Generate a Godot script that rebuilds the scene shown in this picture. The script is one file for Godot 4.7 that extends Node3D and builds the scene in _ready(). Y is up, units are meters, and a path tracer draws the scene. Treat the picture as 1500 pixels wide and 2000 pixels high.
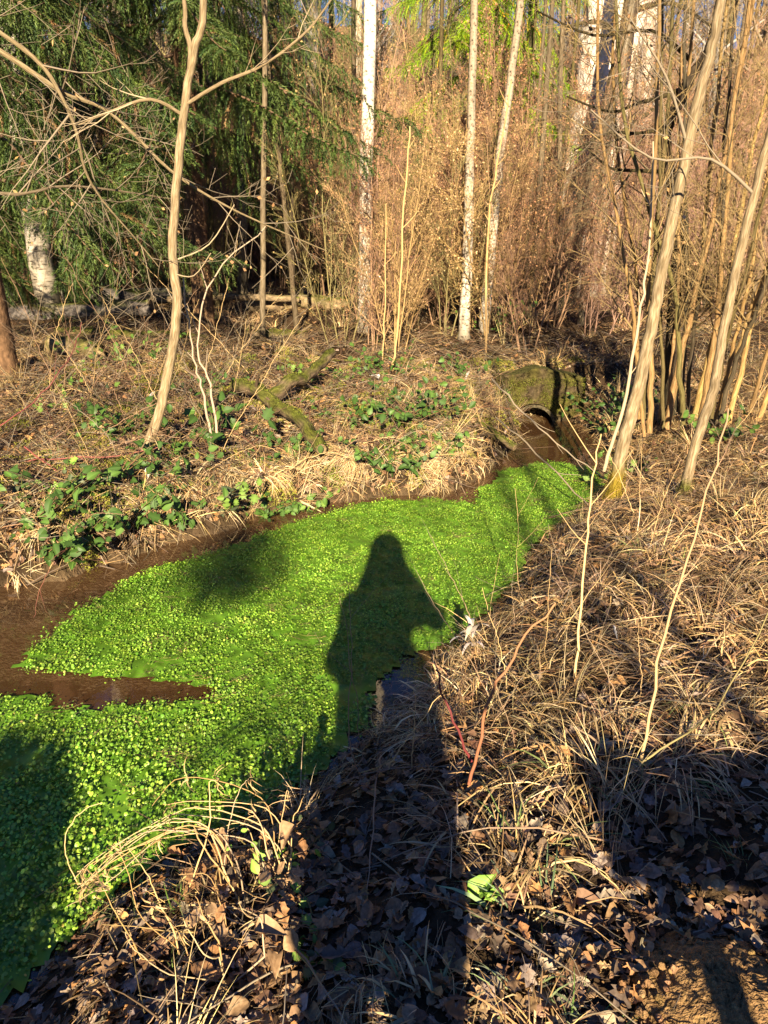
extends Node3D
# A duckweed-green woodland brook on a sunny late-winter day. Units are metres, the water surface lies at y = 0.

# ------------------------------------------------------------------ mesh building
class MB:
	var v := PackedVector3Array()
	var n := PackedVector3Array()
	var c := PackedColorArray()
	var t := PackedVector2Array()
	var ix := PackedInt32Array()

	func vert(p: Vector3, nn: Vector3, col: Color, u := Vector2.ZERO) -> int:
		v.append(p); n.append(nn); c.append(col); t.append(u)
		return v.size() - 1

	func tri(a: int, b: int, d: int) -> void:
		ix.append(a); ix.append(b); ix.append(d)

	func quad(a: int, b: int, d: int, e: int) -> void:
		ix.append(a); ix.append(b); ix.append(d)
		ix.append(a); ix.append(d); ix.append(e)

	# a bent, tapering round bar through pts
	func tube(pts: PackedVector3Array, rads: PackedFloat32Array, sides: int, c0: Color, c1: Color, rough := 0.0, rng: RandomNumberGenerator = null, cap := false) -> void:
		var m := pts.size()
		var t0 := (pts[1] - pts[0]).normalized()
		var a := t0.cross(Vector3.UP if absf(t0.y) < 0.9 else Vector3.RIGHT).normalized()
		var along := 0.0
		var cols := sides + (1 if sides > 4 else 0)
		var first := v.size()
		for k in m:
			var tt := (pts[mini(k + 1, m - 1)] - pts[maxi(k - 1, 0)]).normalized()
			a = (a - tt * a.dot(tt)).normalized()
			var b := tt.cross(a)
			if k > 0:
				along += pts[k].distance_to(pts[k - 1])
			var cc := c0.lerp(c1, float(k) / (m - 1))
			var w0 := 1.0
			for s in cols:
				var an := TAU * s / sides
				var d := a * cos(an) + b * sin(an)
				if rough > 0.0:
					if s < sides:
						var w := 1.0 + rng.randf_range(-rough, rough)
						if s == 0: w0 = w
						v.append(pts[k] + d * (rads[k] * w))
					else:
						v.append(pts[k] + d * (rads[k] * w0))
				else:
					v.append(pts[k] + d * rads[k])
				n.append(d); c.append(cc)
				t.append(Vector2(float(s) / sides, along))
		for k in m - 1:
			for s in (sides if cols > sides else cols):
				var p := first + k * cols + s
				var q := first + k * cols + (s + 1) % cols
				ix.append(p); ix.append(q + cols); ix.append(q)
				ix.append(p); ix.append(p + cols); ix.append(q + cols)
		if cap:
			for e in [0, m - 1]:
				var nn: Vector3 = (pts[1] - pts[0]).normalized() * -1.0 if e == 0 else (pts[m - 1] - pts[m - 2]).normalized()
				var mid := vert(pts[e], nn, c1, Vector2(0.5, along))
				var ring := []
				for s in sides:
					ring.append(vert(v[first + e * cols + s], nn, c1, Vector2(float(s) / sides, along)))
				for s in sides:
					if e == 0: tri(mid, ring[s], ring[(s + 1) % sides])
					else: tri(mid, ring[(s + 1) % sides], ring[s])

	# a grass blade: a narrow folded strip that arches over
	func blade(p: Vector3, dir: Vector3, length: float, width: float, droop: float, segs: int, c0: Color, c1: Color, twist := 0.0) -> void:
		var side := dir.cross(Vector3.UP)
		if side.length() < 0.05: side = Vector3.RIGHT
		side = side.normalized().rotated(dir.normalized(), twist)
		var q := p
		var d := dir.normalized()
		var prev := -1
		for k in segs + 1:
			var f := float(k) / segs
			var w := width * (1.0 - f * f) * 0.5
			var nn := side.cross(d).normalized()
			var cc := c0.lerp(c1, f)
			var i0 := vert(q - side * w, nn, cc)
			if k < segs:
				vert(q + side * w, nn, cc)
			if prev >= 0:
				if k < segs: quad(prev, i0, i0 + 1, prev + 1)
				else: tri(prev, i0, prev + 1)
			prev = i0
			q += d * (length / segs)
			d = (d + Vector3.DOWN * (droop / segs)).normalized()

	# a leaf blade from an outline (x across, y along; both in units of its length), folded at the midrib, cupped and curled
	func leaf(xf: Transform3D, outline: PackedVector2Array, size: float, fold: float, curl: float, col: Color, rib: Color) -> void:
		var spine := []
		var rows := outline.size()
		var b := xf.basis
		for side in [-1.0, 1.0]:
			var prev := -1
			for k in rows:
				var o := outline[k]
				var z0 := curl * o.y * o.y
				var pm := Vector3(0, z0, o.y) * size
				var pe := Vector3(o.x * side, z0 + absf(o.x) * fold + curl * 0.5 * sin(o.y * 9.0 + side) * absf(o.x), o.y) * size
				var nn := (b * Vector3(-side * fold, 1, -2.0 * curl * o.y)).normalized()
				var i0 := vert(xf * pm, nn, rib)
				vert(xf * pe, nn, col)
				if prev >= 0:
					if side > 0: quad(prev, prev + 1, i0 + 1, i0)
					else: quad(prev, i0, i0 + 1, prev + 1)
				prev = i0

	# a dry leaf: five strips across, wrinkled and rolled at the rim
	func crumpled(outline: PackedVector2Array, fold: float, curl: float, wrinkle: float, r: RandomNumberGenerator, rib: Color, rim: Color) -> void:
		var rows := outline.size()
		var pts := []
		var skew := r.randf_range(-0.2, 0.2)
		for k in rows:
			var o := outline[k]
			for j in 5:
				var f := (j - 2) * 0.5
				var w := o.x * f * (1.0 + skew * signf(f)) * r.randf_range(0.88, 1.1)
				var y := curl * o.y * o.y + absf(w) * fold + fold * 1.6 * w * w + (r.randf_range(-1, 1) * wrinkle if j != 2 else 0.0)
				pts.append(Vector3(w + curl * 0.15 * sin(o.y * 4.0), y, o.y - 0.5 + r.randf_range(-0.03, 0.03)))
		var first := v.size()
		for k in rows:
			for j in 5:
				var du: Vector3 = pts[k * 5 + mini(j + 1, 4)] - pts[k * 5 + maxi(j - 1, 0)]
				var dw: Vector3 = pts[mini(k + 1, rows - 1) * 5 + j] - pts[maxi(k - 1, 0) * 5 + j]
				var nn := dw.cross(du)
				nn = nn.normalized() if nn.length() > 1e-6 else Vector3.UP
				vert(pts[k * 5 + j], nn, rib.lerp(rim, absf(j - 2) * 0.5) * r.randf_range(0.82, 1.12))
		for k in rows - 1:
			for j in 4:
				var p := first + k * 5 + j
				quad(p, p + 1, p + 6, p + 5)

	func add(o: MB, xf: Transform3D, tint := Color.WHITE) -> void:
		var first := v.size()
		for k in o.v.size():
			v.append(xf * o.v[k])
			n.append((xf.basis * o.n[k]).normalized())
			c.append(o.c[k] * tint)
			t.append(o.t[k])
		for k in o.ix:
			ix.append(first + k)

	func mesh() -> ArrayMesh:
		var a := []
		a.resize(Mesh.ARRAY_MAX)
		a[Mesh.ARRAY_VERTEX] = v; a[Mesh.ARRAY_NORMAL] = n; a[Mesh.ARRAY_COLOR] = c; a[Mesh.ARRAY_TEX_UV] = t; a[Mesh.ARRAY_INDEX] = ix
		var m := ArrayMesh.new()
		m.add_surface_from_arrays(Mesh.PRIMITIVE_TRIANGLES, a)
		return m

# ------------------------------------------------------------------ nodes
var M := {}
var R := RandomNumberGenerator.new()

func tag(o: Node3D, label: String, category: String, group := "", kind := "") -> Node3D:
	o.set_meta("label", label); o.set_meta("category", category)
	if group: o.set_meta("group", group)
	if kind: o.set_meta("kind", kind)
	return o

var taken := {}
func numbered(called: String) -> String:
	var k: int = taken.get(called, 0)
	taken[called] = k + 1
	return called if k == 0 else "%s_%03d" % [called, k]

func thing(called: String, label: String, category: String, at := Vector3.ZERO, turn := 0.0, group := "") -> Node3D:
	var o := Node3D.new()
	o.name = numbered(called)
	add_child(o, true)
	o.position = at; o.rotation.y = turn
	tag(o, label, category, group)
	return o

var parts := {}
func part(parent: Node, called: String, m: Mesh, mat: Material, xf := Transform3D()) -> MeshInstance3D:
	var o := MeshInstance3D.new()
	var key := str(parent.get_instance_id()) + called
	var k: int = parts.get(key, 0)
	parts[key] = k + 1
	o.name = called if k == 0 else "%s_%03d" % [called, k]
	o.mesh = m; o.material_override = mat; o.transform = xf
	parent.add_child(o, true)
	return o

func solo(called: String, m: Mesh, mat: Material, label: String, category: String, xf := Transform3D(), group := "") -> MeshInstance3D:
	var o := MeshInstance3D.new()
	o.name = numbered(called)
	o.mesh = m; o.material_override = mat; o.transform = xf
	add_child(o, true)
	tag(o, label, category, group)
	return o

func stuff(parent: Node, called: String, m: Mesh, mat: Material, places: Array, tints: Array = []) -> MultiMeshInstance3D:
	var mm := MultiMesh.new()
	mm.transform_format = MultiMesh.TRANSFORM_3D
	mm.use_colors = tints.size() > 0
	mm.mesh = m
	mm.instance_count = places.size()
	for i in places.size():
		mm.set_instance_transform(i, places[i])
		if tints.size(): mm.set_instance_color(i, tints[i])
	var o := MultiMeshInstance3D.new()
	o.multimesh = mm; o.material_override = mat
	o.name = numbered(called) if parent == self else called
	parent.add_child(o, true)
	o.set_meta("kind", "stuff")
	return o

func V(a: Array) -> PackedVector3Array:
	var p := PackedVector3Array()
	for q in a: p.append(Vector3(q[0], q[1], q[2]))
	return p

func spline(a: PackedVector3Array, per: int) -> PackedVector3Array:
	var out := PackedVector3Array()
	for i in a.size() - 1:
		var p0 := a[maxi(i - 1, 0)]
		var p3 := a[mini(i + 2, a.size() - 1)]
		for k in per:
			out.append(a[i].cubic_interpolate(a[i + 1], p0, p3, float(k) / per))
	out.append(a[a.size() - 1])
	return out

func taper(count: int, r0: float, r1: float) -> PackedFloat32Array:
	var p := PackedFloat32Array()
	for k in count: p.append(lerpf(r0, r1, float(k) / (count - 1)))
	return p

func rand_dir() -> Vector3:
	return Vector3(R.randfn(), R.randfn(), R.randfn()).normalized()

func lin(r: float, g: float, b: float) -> Color:
	return Color(r, g, b)

func vary(c: Color, by: float) -> Color:
	var k := 1.0 + R.randf_range(-by, by)
	return Color(c.r * k, c.g * k * (1.0 + R.randf_range(-by, by) * 0.25), c.b * k * (1.0 + R.randf_range(-by, by) * 0.4))

# a wandering line that starts at p in direction d
func walk(p: Vector3, d: Vector3, length: float, segs: int, wander: float, up: float) -> PackedVector3Array:
	var out := PackedVector3Array([p])
	d = d.normalized()
	for k in segs:
		d = (d + Vector3(R.randf_range(-1, 1), R.randf_range(-1, 1), R.randf_range(-1, 1)) * wander + Vector3.UP * up).normalized()
		p += d * (length / segs)
		out.append(p)
	return out

# side twigs along a line; g: n, from, angle, lmin, lmax, thick, wander, up, down (levels), leaf (chance), col
func sprout(mb: MB, pts: PackedVector3Array, r_base: float, g: Dictionary, level := 0) -> void:
	var m := pts.size()
	var count: int = g.n[level]
	for i in count:
		var f: float = lerpf(g.from if level == 0 else 0.15, 0.98, (i + R.randf()) / count)
		var x := f * (m - 1)
		var k := mini(int(x), m - 2)
		var p := pts[k].lerp(pts[k + 1], x - k)
		var d := (pts[k + 1] - pts[k]).normalized()
		var ax := d.cross(rand_dir())
		if ax.length() < 0.05: continue
		d = d.rotated(ax.normalized(), deg_to_rad(g.angle * R.randf_range(0.6, 1.4)))
		var l: float = lerpf(g.lmax[level], g.lmin[level], f) * R.randf_range(0.5, 1.25)
		var r: float = minf(r_base * (1.0 - f * 0.75) * 0.65, l * g.thick)
		r = maxf(r, g.rmin)
		var segs := clampi(int(2 + l * 4.0), 2, 7)
		var q := walk(p, d, l, segs, g.wander, g.up)
		mb.tube(q, taper(q.size(), r, g.rmin * 0.6), 3 if level > 0 or r < 0.012 else 5, g.col, g.tip)
		if level + 1 < g.n.size():
			sprout(mb, q, r, g, level + 1)
		if g.leaf > 0.0:
			for j in range(1, q.size()):
				if R.randf() < g.leaf:
					speck(mb, q[j], R.randf_range(0.5, 1.0) * g.leafsize, vary(g.leafcol, 0.35))

func speck(mb: MB, p: Vector3, s: float, col: Color) -> void:
	var d := (rand_dir() + Vector3.DOWN * 0.5).normalized()
	var e := d.cross(rand_dir()).normalized()
	var nn := d.cross(e)
	var a := mb.vert(p, nn, col)
	var b := mb.vert(p + d * s * 0.5 + e * s * 0.3 + nn * s * 0.12, nn, col)
	var f := mb.vert(p + d * s, nn, col)
	var h := mb.vert(p + d * s * 0.5 - e * s * 0.3, nn, col)
	mb.quad(a, b, f, h)

# ------------------------------------------------------------------ textures and materials
func noise_tex(seed_: int, freq: float, size: int, lo: Color, hi: Color, type := FastNoiseLite.TYPE_SIMPLEX_SMOOTH, octaves := 5, mid = null, pos := 0.5) -> NoiseTexture2D:
	var f := FastNoiseLite.new()
	f.seed = seed_; f.frequency = freq; f.noise_type = type; f.fractal_octaves = octaves
	var g := Gradient.new()
	g.set_color(0, lo); g.set_color(1, hi)
	if mid != null: g.add_point(pos, mid)
	var x := NoiseTexture2D.new()
	x.noise = f; x.width = size; x.height = size; x.seamless = true; x.color_ramp = g
	return x

func mat(called: String, rough := 0.85, back := Color(0, 0, 0), spec := 0.3) -> StandardMaterial3D:
	var m := StandardMaterial3D.new()
	m.resource_name = called
	m.vertex_color_use_as_albedo = true
	m.roughness = rough; m.metallic_specular = spec
	m.cull_mode = BaseMaterial3D.CULL_DISABLED
	if back.r + back.g + back.b > 0.0:
		m.backlight_enabled = true; m.backlight = back
	M[called] = m
	return m

func grey(x: float) -> Color:
	return Color(x, x, x)

func make_materials() -> void:
	mat("twig", 0.75)
	var b := mat("bark", 0.9)
	b.albedo_texture = noise_tex(3, 0.02, 512, grey(0.55), grey(1.0), FastNoiseLite.TYPE_SIMPLEX_SMOOTH, 5)
	b.uv1_scale = Vector3(1, 0.8, 1)
	b.heightmap_enabled = true; b.heightmap_scale = 0.8
	b.heightmap_texture = noise_tex(4, 0.03, 512, grey(0), grey(1), FastNoiseLite.TYPE_SIMPLEX_SMOOTH, 5)
	var sm := mat("smooth_bark", 0.8)
	sm.albedo_texture = noise_tex(5, 0.012, 512, Color(0.6, 0.57, 0.5), Color(1, 1, 1), FastNoiseLite.TYPE_SIMPLEX_SMOOTH, 6)
	sm.uv1_scale = Vector3(2, 1.1, 1)
	sm.heightmap_enabled = true; sm.heightmap_scale = 0.3
	sm.heightmap_texture = b.heightmap_texture
	var bi := mat("birch_bark", 0.7)
	bi.albedo_texture = noise_tex(6, 0.011, 512, Color(0.12, 0.1, 0.09), Color(1, 0.98, 0.95), FastNoiseLite.TYPE_SIMPLEX_SMOOTH, 6, Color(0.9, 0.86, 0.8), 0.38)
	bi.uv1_scale = Vector3(1, 3.5, 1)
	var po := mat("pale_bark", 0.75)
	po.albedo_texture = noise_tex(8, 0.008, 512, Color(0.5, 0.46, 0.44), Color(1, 0.99, 0.97), FastNoiseLite.TYPE_SIMPLEX_SMOOTH, 6, Color(0.92, 0.88, 0.84), 0.4)
	po.uv1_scale = Vector3(2, 0.5, 1)
	po.heightmap_enabled = true; po.heightmap_scale = 2.5
	po.heightmap_texture = noise_tex(9, 0.02, 512, grey(0), grey(1))
	mat("dead_leaf", 0.65, Color(0.22, 0.2, 0.18), 0.4)
	for s in ["dead_leaf", "bleached"]:
		if not M.has(s): mat(s, 0.7, Color(0.3, 0.3, 0.3))
		M[s].albedo_texture = noise_tex(61, 0.018, 256, Color(0.66, 0.62, 0.58), Color(1, 1, 1), FastNoiseLite.TYPE_SIMPLEX_SMOOTH, 5)
		M[s].uv1_triplanar = true; M[s].uv1_scale = Vector3(0.9, 0.9, 0.9)
	mat("green_leaf", 0.5, Color(0.3, 0.3, 0.3), 0.35)
	mat("cress", 0.42, Color(0.35, 0.35, 0.35), 0.45)
	mat("dry_grass", 0.7, Color(0.25, 0.25, 0.25), 0.35)
	mat("fresh_grass", 0.5, Color(0.3, 0.3, 0.3), 0.4)
	mat("needle", 0.6, Color(0.12, 0.12, 0.12), 0.35)
	mat("moss", 0.95)
	var w := StandardMaterial3D.new()
	w.resource_name = "water"
	w.albedo_color = Color(0.34, 0.235, 0.135, 0.5)
	w.transparency = BaseMaterial3D.TRANSPARENCY_ALPHA
	w.roughness = 0.04; w.metallic_specular = 0.5
	w.normal_enabled = true; w.normal_scale = 0.12
	var wn := noise_tex(21, 0.006, 512, grey(0), grey(1))
	wn.as_normal_map = true; wn.bump_strength = 3.0
	w.normal_texture = wn
	w.uv1_triplanar = true; w.uv1_world_triplanar = true; w.uv1_scale = Vector3(0.6, 0.6, 0.6)
	M.water = w
	for s in [["soil", 31, 0.9, 2.2], ["sandy_soil", 41, 3.0, 1.2]]:
		var so := mat(s[0], 0.95, Color(0, 0, 0), 0.15)
		so.albedo_texture = noise_tex(s[1], 0.02, 1024, grey(0.5), grey(1.0), FastNoiseLite.TYPE_SIMPLEX_SMOOTH, 7)
		so.uv1_triplanar = true; so.uv1_world_triplanar = true
		so.uv1_scale = Vector3(s[2], s[2], s[2])
		so.heightmap_enabled = true; so.heightmap_scale = s[3]
		so.heightmap_texture = noise_tex(s[1] + 1, 0.035, 1024, grey(0), grey(1), FastNoiseLite.TYPE_SIMPLEX_SMOOTH, 6)
	var st := mat("stone", 0.95, Color(0, 0, 0), 0.2)
	st.albedo_texture = noise_tex(51, 0.02, 512, grey(0.45), grey(1.0), FastNoiseLite.TYPE_SIMPLEX_SMOOTH, 6)
	st.uv1_triplanar = true; st.uv1_world_triplanar = true; st.uv1_scale = Vector3(1.6, 1.6, 1.6)
	st.heightmap_enabled = true; st.heightmap_scale = 2.0
	st.heightmap_texture = noise_tex(52, 0.03, 512, grey(0), grey(1))
	var cl := mat("cloth", 0.95)
	cl.rim_enabled = true; cl.rim = 0.3
	var gl := mat("black_glass", 0.1)
	gl.clearcoat_enabled = true

# ------------------------------------------------------------------ the brook and the lie of the land
# The water's edge, first along the near (right) bank from beyond the left of view up to the culvert, then back along the far bank.
var SHORE := PackedVector2Array([Vector2(-7, -1.0), Vector2(-3, -1.15), Vector2(-1.9, -1.3), Vector2(-1.1, -1.5), Vector2(-0.95, -1.84), Vector2(-0.8, -2.04), Vector2(-0.53, -2.2),
	Vector2(-0.32, -2.4), Vector2(-0.15, -2.64), Vector2(0.04, -2.9), Vector2(0.24, -3.22), Vector2(0.4, -3.54), Vector2(0.63, -3.86), Vector2(0.86, -4.25), Vector2(1.05, -4.77),
	Vector2(1.37, -5.24), Vector2(1.67, -5.63), Vector2(1.96, -6.13), Vector2(2.24, -6.97), Vector2(2.26, -7.93), Vector2(2.02, -8.75), Vector2(1.42, -8.75),
	Vector2(1.51, -8.1), Vector2(1.34, -7.33), Vector2(1.0, -6.57), Vector2(0.66, -6.0), Vector2(0.35, -5.87), Vector2(-0.04, -5.81), Vector2(-0.54, -5.63), Vector2(-1.01, -5.4),
	Vector2(-1.21, -5.04), Vector2(-1.54, -4.86), Vector2(-1.75, -4.6), Vector2(-2.05, -4.29), Vector2(-2.41, -4.14), Vector2(-4, -4.2), Vector2(-7, -4.6)])
var CRESS := PackedVector2Array([Vector2(-1.95, -3.26), Vector2(-1.91, -3.45), Vector2(-1.83, -3.73), Vector2(-1.74, -4.07), Vector2(-1.6, -4.32), Vector2(-1.39, -4.53), Vector2(-1.15, -4.72),
	Vector2(-0.93, -4.9), Vector2(-0.74, -5.19), Vector2(-0.52, -5.33), Vector2(-0.21, -5.59), Vector2(0.04, -5.69), Vector2(0.42, -5.71), Vector2(0.75, -5.63), Vector2(0.86, -6.0),
	Vector2(1.05, -6.42), Vector2(1.41, -6.67), Vector2(1.71, -6.72), Vector2(1.91, -6.57), Vector2(1.94, -6.07), Vector2(1.92, -5.35), Vector2(1.17, -4.36), Vector2(0.5, -3.55),
	Vector2(0.28, -3.45), Vector2(0.11, -3.31), Vector2(-0.04, -3.03), Vector2(-0.1, -2.75), Vector2(-0.25, -2.4), Vector2(-0.53, -1.9), Vector2(-0.95, -1.74), Vector2(-1.1, -1.5),
	Vector2(-1.4, -1.3), Vector2(-2.2, -1.3), Vector2(-5, -1.2), Vector2(-5, -2.98), Vector2(-2.4, -3.0), Vector2(-1.89, -3.0), Vector2(-1.7, -2.97), Vector2(-1.48, -2.91),
	Vector2(-1.18, -2.93), Vector2(-0.88, -2.99), Vector2(-0.82, -3.08), Vector2(-1.2, -3.16), Vector2(-1.41, -3.19), Vector2(-1.74, -3.23)])
const MIDLINE := [Vector2(-7, -2.8), Vector2(-1.5, -3.4), Vector2(0.4, -4.7), Vector2(1.6, -6.9), Vector2(1.95, -8.3)]
const GX0 := -7.0
const GZ0 := -10.0
const GSTEP := 0.06
const GW := 218
const GH := 190
var DIST := PackedFloat32Array()
var lump := FastNoiseLite.new()
var fine := FastNoiseLite.new()

func edge_distance(p: Vector2, poly: PackedVector2Array) -> float:
	var best := 1e9
	var k := poly.size() - 1
	for i in poly.size():
		var a := poly[k]
		var ab := poly[i] - a
		var q := a + ab * clampf((p - a).dot(ab) / ab.length_squared(), 0.0, 1.0)
		best = minf(best, p.distance_squared_to(q))
		k = i
	return sqrt(best) * (-1.0 if Geometry2D.is_point_in_polygon(p, poly) else 1.0)

func survey() -> void:
	lump.seed = 5; lump.frequency = 0.55; lump.fractal_octaves = 4
	fine.seed = 9; fine.frequency = 3.0; fine.fractal_octaves = 3
	DIST.resize(GW * GH)
	for j in GH:
		for i in GW:
			DIST[j * GW + i] = edge_distance(Vector2(GX0 + i * GSTEP, GZ0 + j * GSTEP), SHORE)

# signed distance from the water's edge; negative over the water
func shore(x: float, z: float) -> float:
	var u := clampf((x - GX0) / GSTEP, 0.0, GW - 1.001)
	var w := clampf((z - GZ0) / GSTEP, 0.0, GH - 1.001)
	var i := int(u)
	var j := int(w)
	var a := lerpf(DIST[j * GW + i], DIST[j * GW + i + 1], u - i)
	var b := lerpf(DIST[(j + 1) * GW + i], DIST[(j + 1) * GW + i + 1], u - i)
	var extra := maxf(0.0, maxf(absf(x + 0.5) - 6.0, absf(z + 4.5) - 5.5))
	return lerpf(a, b, w - j) + (extra if a > 0.0 else 0.0)

func near_side(x: float, z: float) -> bool:
	if x >= 1.95: return z > -9.0
	if x <= -7.0: return z > -2.8
	for i in 4:
		var a: Vector2 = MIDLINE[i]
		var b: Vector2 = MIDLINE[i + 1]
		if x <= b.x:
			return z > lerpf(a.y, b.y, (x - a.x) / (b.x - a.x))
	return true

func high(x: float, z: float) -> float:
	var d := shore(x, z) + fine.get_noise_2d(x, z) * 0.05
	if d < 0.0:
		return -0.02 - 0.1 * smoothstep(0.0, 0.5, -d) + fine.get_noise_2d(x * 0.5, z * 0.5) * 0.02
	var h := -0.02
	if near_side(x, z):
		h += 0.6 * (1.0 - exp(-d / (0.75 if z > -4.5 else 0.9)))
	else:
		h += 0.42 * (1.0 - exp(-d / 0.16)) + 0.2 * smoothstep(0.3, 4.0, d)
		h += 0.2 * exp(-(pow(x - 1.6, 2) / 1.9 + pow(z + 9.1, 2) / 0.4))
	var out := clampf(d * 2.0, 0.0, 1.0)
	h += (lump.get_noise_2d(x, z) * 0.12 + fine.get_noise_2d(x, z) * (0.035 if near_side(x, z) else 0.075)) * out
	h += 16.0 * pow(smoothstep(-20.0, -72.0, z + 0.12 * absf(x)), 1.25)
	h += lump.get_noise_2d(x * 0.08, z * 0.08) * 2.0 * smoothstep(-18.0, -40.0, z)
	return h

func on(x: float, z: float, lift := 0.0) -> Vector3:
	return Vector3(x, high(x, z) + lift, z)

func slope_up(x: float, z: float) -> Vector3:
	var e := 0.06
	return Vector3(high(x - e, z) - high(x + e, z), 2.0 * e, high(x, z - e) - high(x, z + e)).normalized()

func ruler(a: float, b: float, step: float, grow: float, lo: float, hi: float) -> PackedFloat32Array:
	var out := PackedFloat32Array()
	var x := a
	while x <= b: out.append(x); x += step
	var s := step
	while x < hi: s *= grow; out.append(x); x += s
	out.append(hi)
	x = a; s = step
	while x > lo: s *= grow; x -= s; out.append(maxf(x, lo))
	out.sort()
	return out

func sheet(xs: PackedFloat32Array, zs: PackedFloat32Array, height: Callable, color: Callable) -> ArrayMesh:
	var mb := MB.new()
	var w := xs.size()
	var hs := PackedFloat32Array()
	for z in zs:
		for x in xs: hs.append(height.call(x, z))
	for j in zs.size():
		for i in w:
			var i0 := maxi(i - 1, 0)
			var i1 := mini(i + 1, w - 1)
			var j0 := maxi(j - 1, 0)
			var j1 := mini(j + 1, zs.size() - 1)
			var nn := Vector3(-(hs[j * w + i1] - hs[j * w + i0]) / (xs[i1] - xs[i0]), 1.0, -(hs[j1 * w + i] - hs[j0 * w + i]) / (zs[j1] - zs[j0])).normalized()
			mb.vert(Vector3(xs[i], hs[j * w + i], zs[j]), nn, color.call(xs[i], zs[j]))
	for j in zs.size() - 1:
		for i in w - 1:
			var p := j * w + i
			mb.quad(p, p + 1, p + w + 1, p + w)
	return mb.mesh()

func soil_color(x: float, z: float) -> Color:
	var d := shore(x, z)
	var k := lump.get_noise_2d(x * 1.3 + 7.0, z * 1.3) * 0.5 + 0.5
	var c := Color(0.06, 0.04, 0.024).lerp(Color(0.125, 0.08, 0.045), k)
	if d > 0.0 and d < 0.35 and not near_side(x, z): c *= lerpf(0.35, 1.0, d / 0.35) # earth of the cut bank, darker towards the water
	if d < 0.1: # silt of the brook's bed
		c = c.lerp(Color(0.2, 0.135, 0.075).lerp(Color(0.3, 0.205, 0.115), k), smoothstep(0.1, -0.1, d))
		c = c.lerp(Color(0.07, 0.052, 0.032), smoothstep(-6.4, -7.0, z) * smoothstep(0.1, -0.02, d)) # dark reflection before the drain, put into the bed colour
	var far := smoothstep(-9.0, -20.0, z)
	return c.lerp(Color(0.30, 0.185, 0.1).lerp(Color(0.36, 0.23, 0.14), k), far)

func build_ground() -> void:
	var xs := ruler(-3.4, 3.4, 0.055, 1.13, -140.0, 140.0)
	var zs := ruler(-9.4, 0.6, 0.055, 1.12, -190.0, 70.0)
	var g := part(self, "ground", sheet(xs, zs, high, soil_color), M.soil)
	g.set_meta("kind", "structure")
	# the water lies in the bed and ends inside the banks
	var mb := MB.new()
	var at := {}
	for j in 92:
		for i in 106:
			var x := -7.0 + i * 0.1
			var z := -8.95 + j * 0.1
			if shore(x + 0.05, z + 0.05) > 0.22: continue
			var id := []
			for o in [[0, 0], [1, 0], [1, 1], [0, 1]]:
				var key := Vector2i(i + o[0], j + o[1])
				if not at.has(key): at[key] = mb.vert(Vector3(-7.0 + key.x * 0.1, 0.0, -8.95 + key.y * 0.1), Vector3.UP, Color.WHITE)
				id.append(at[key])
			mb.quad(id[0], id[1], id[2], id[3])
	var w := part(self, "water", mb.mesh(), M.water)
	w.set_meta("kind", "structure")

func in_cress(x: float, z: float) -> bool:
	var s := 0.07
	var p := Vector2(x + fine.get_noise_2d(x * 1.6, z * 1.6) * s + lump.get_noise_2d(x * 3.0, z * 3.0) * s, z + fine.get_noise_2d(x * 1.6 + 40.0, z * 1.6) * s * 0.7)
	return Geometry2D.is_point_in_polygon(p, CRESS) and shore(x, z) < -0.01

func round_leaf(mb: MB, p: Vector3, up: Vector3, r: float, col: Color) -> void:
	var a := up.cross(rand_dir()).normalized()
	var b := up.cross(a)
	var mid := mb.vert(p - up * r * 0.12, up, vary(col, 0.1))
	var first := mb.v.size()
	for k in 7:
		var an := TAU * k / 7.0
		var d := a * cos(an) + b * sin(an) * 0.86
		mb.vert(p + d * r + up * r * R.randf_range(0.0, 0.25), (up + d * 0.3).normalized(), col)
	for k in 7: mb.tri(mid, first + (k + 1) % 7, first + k)

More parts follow.
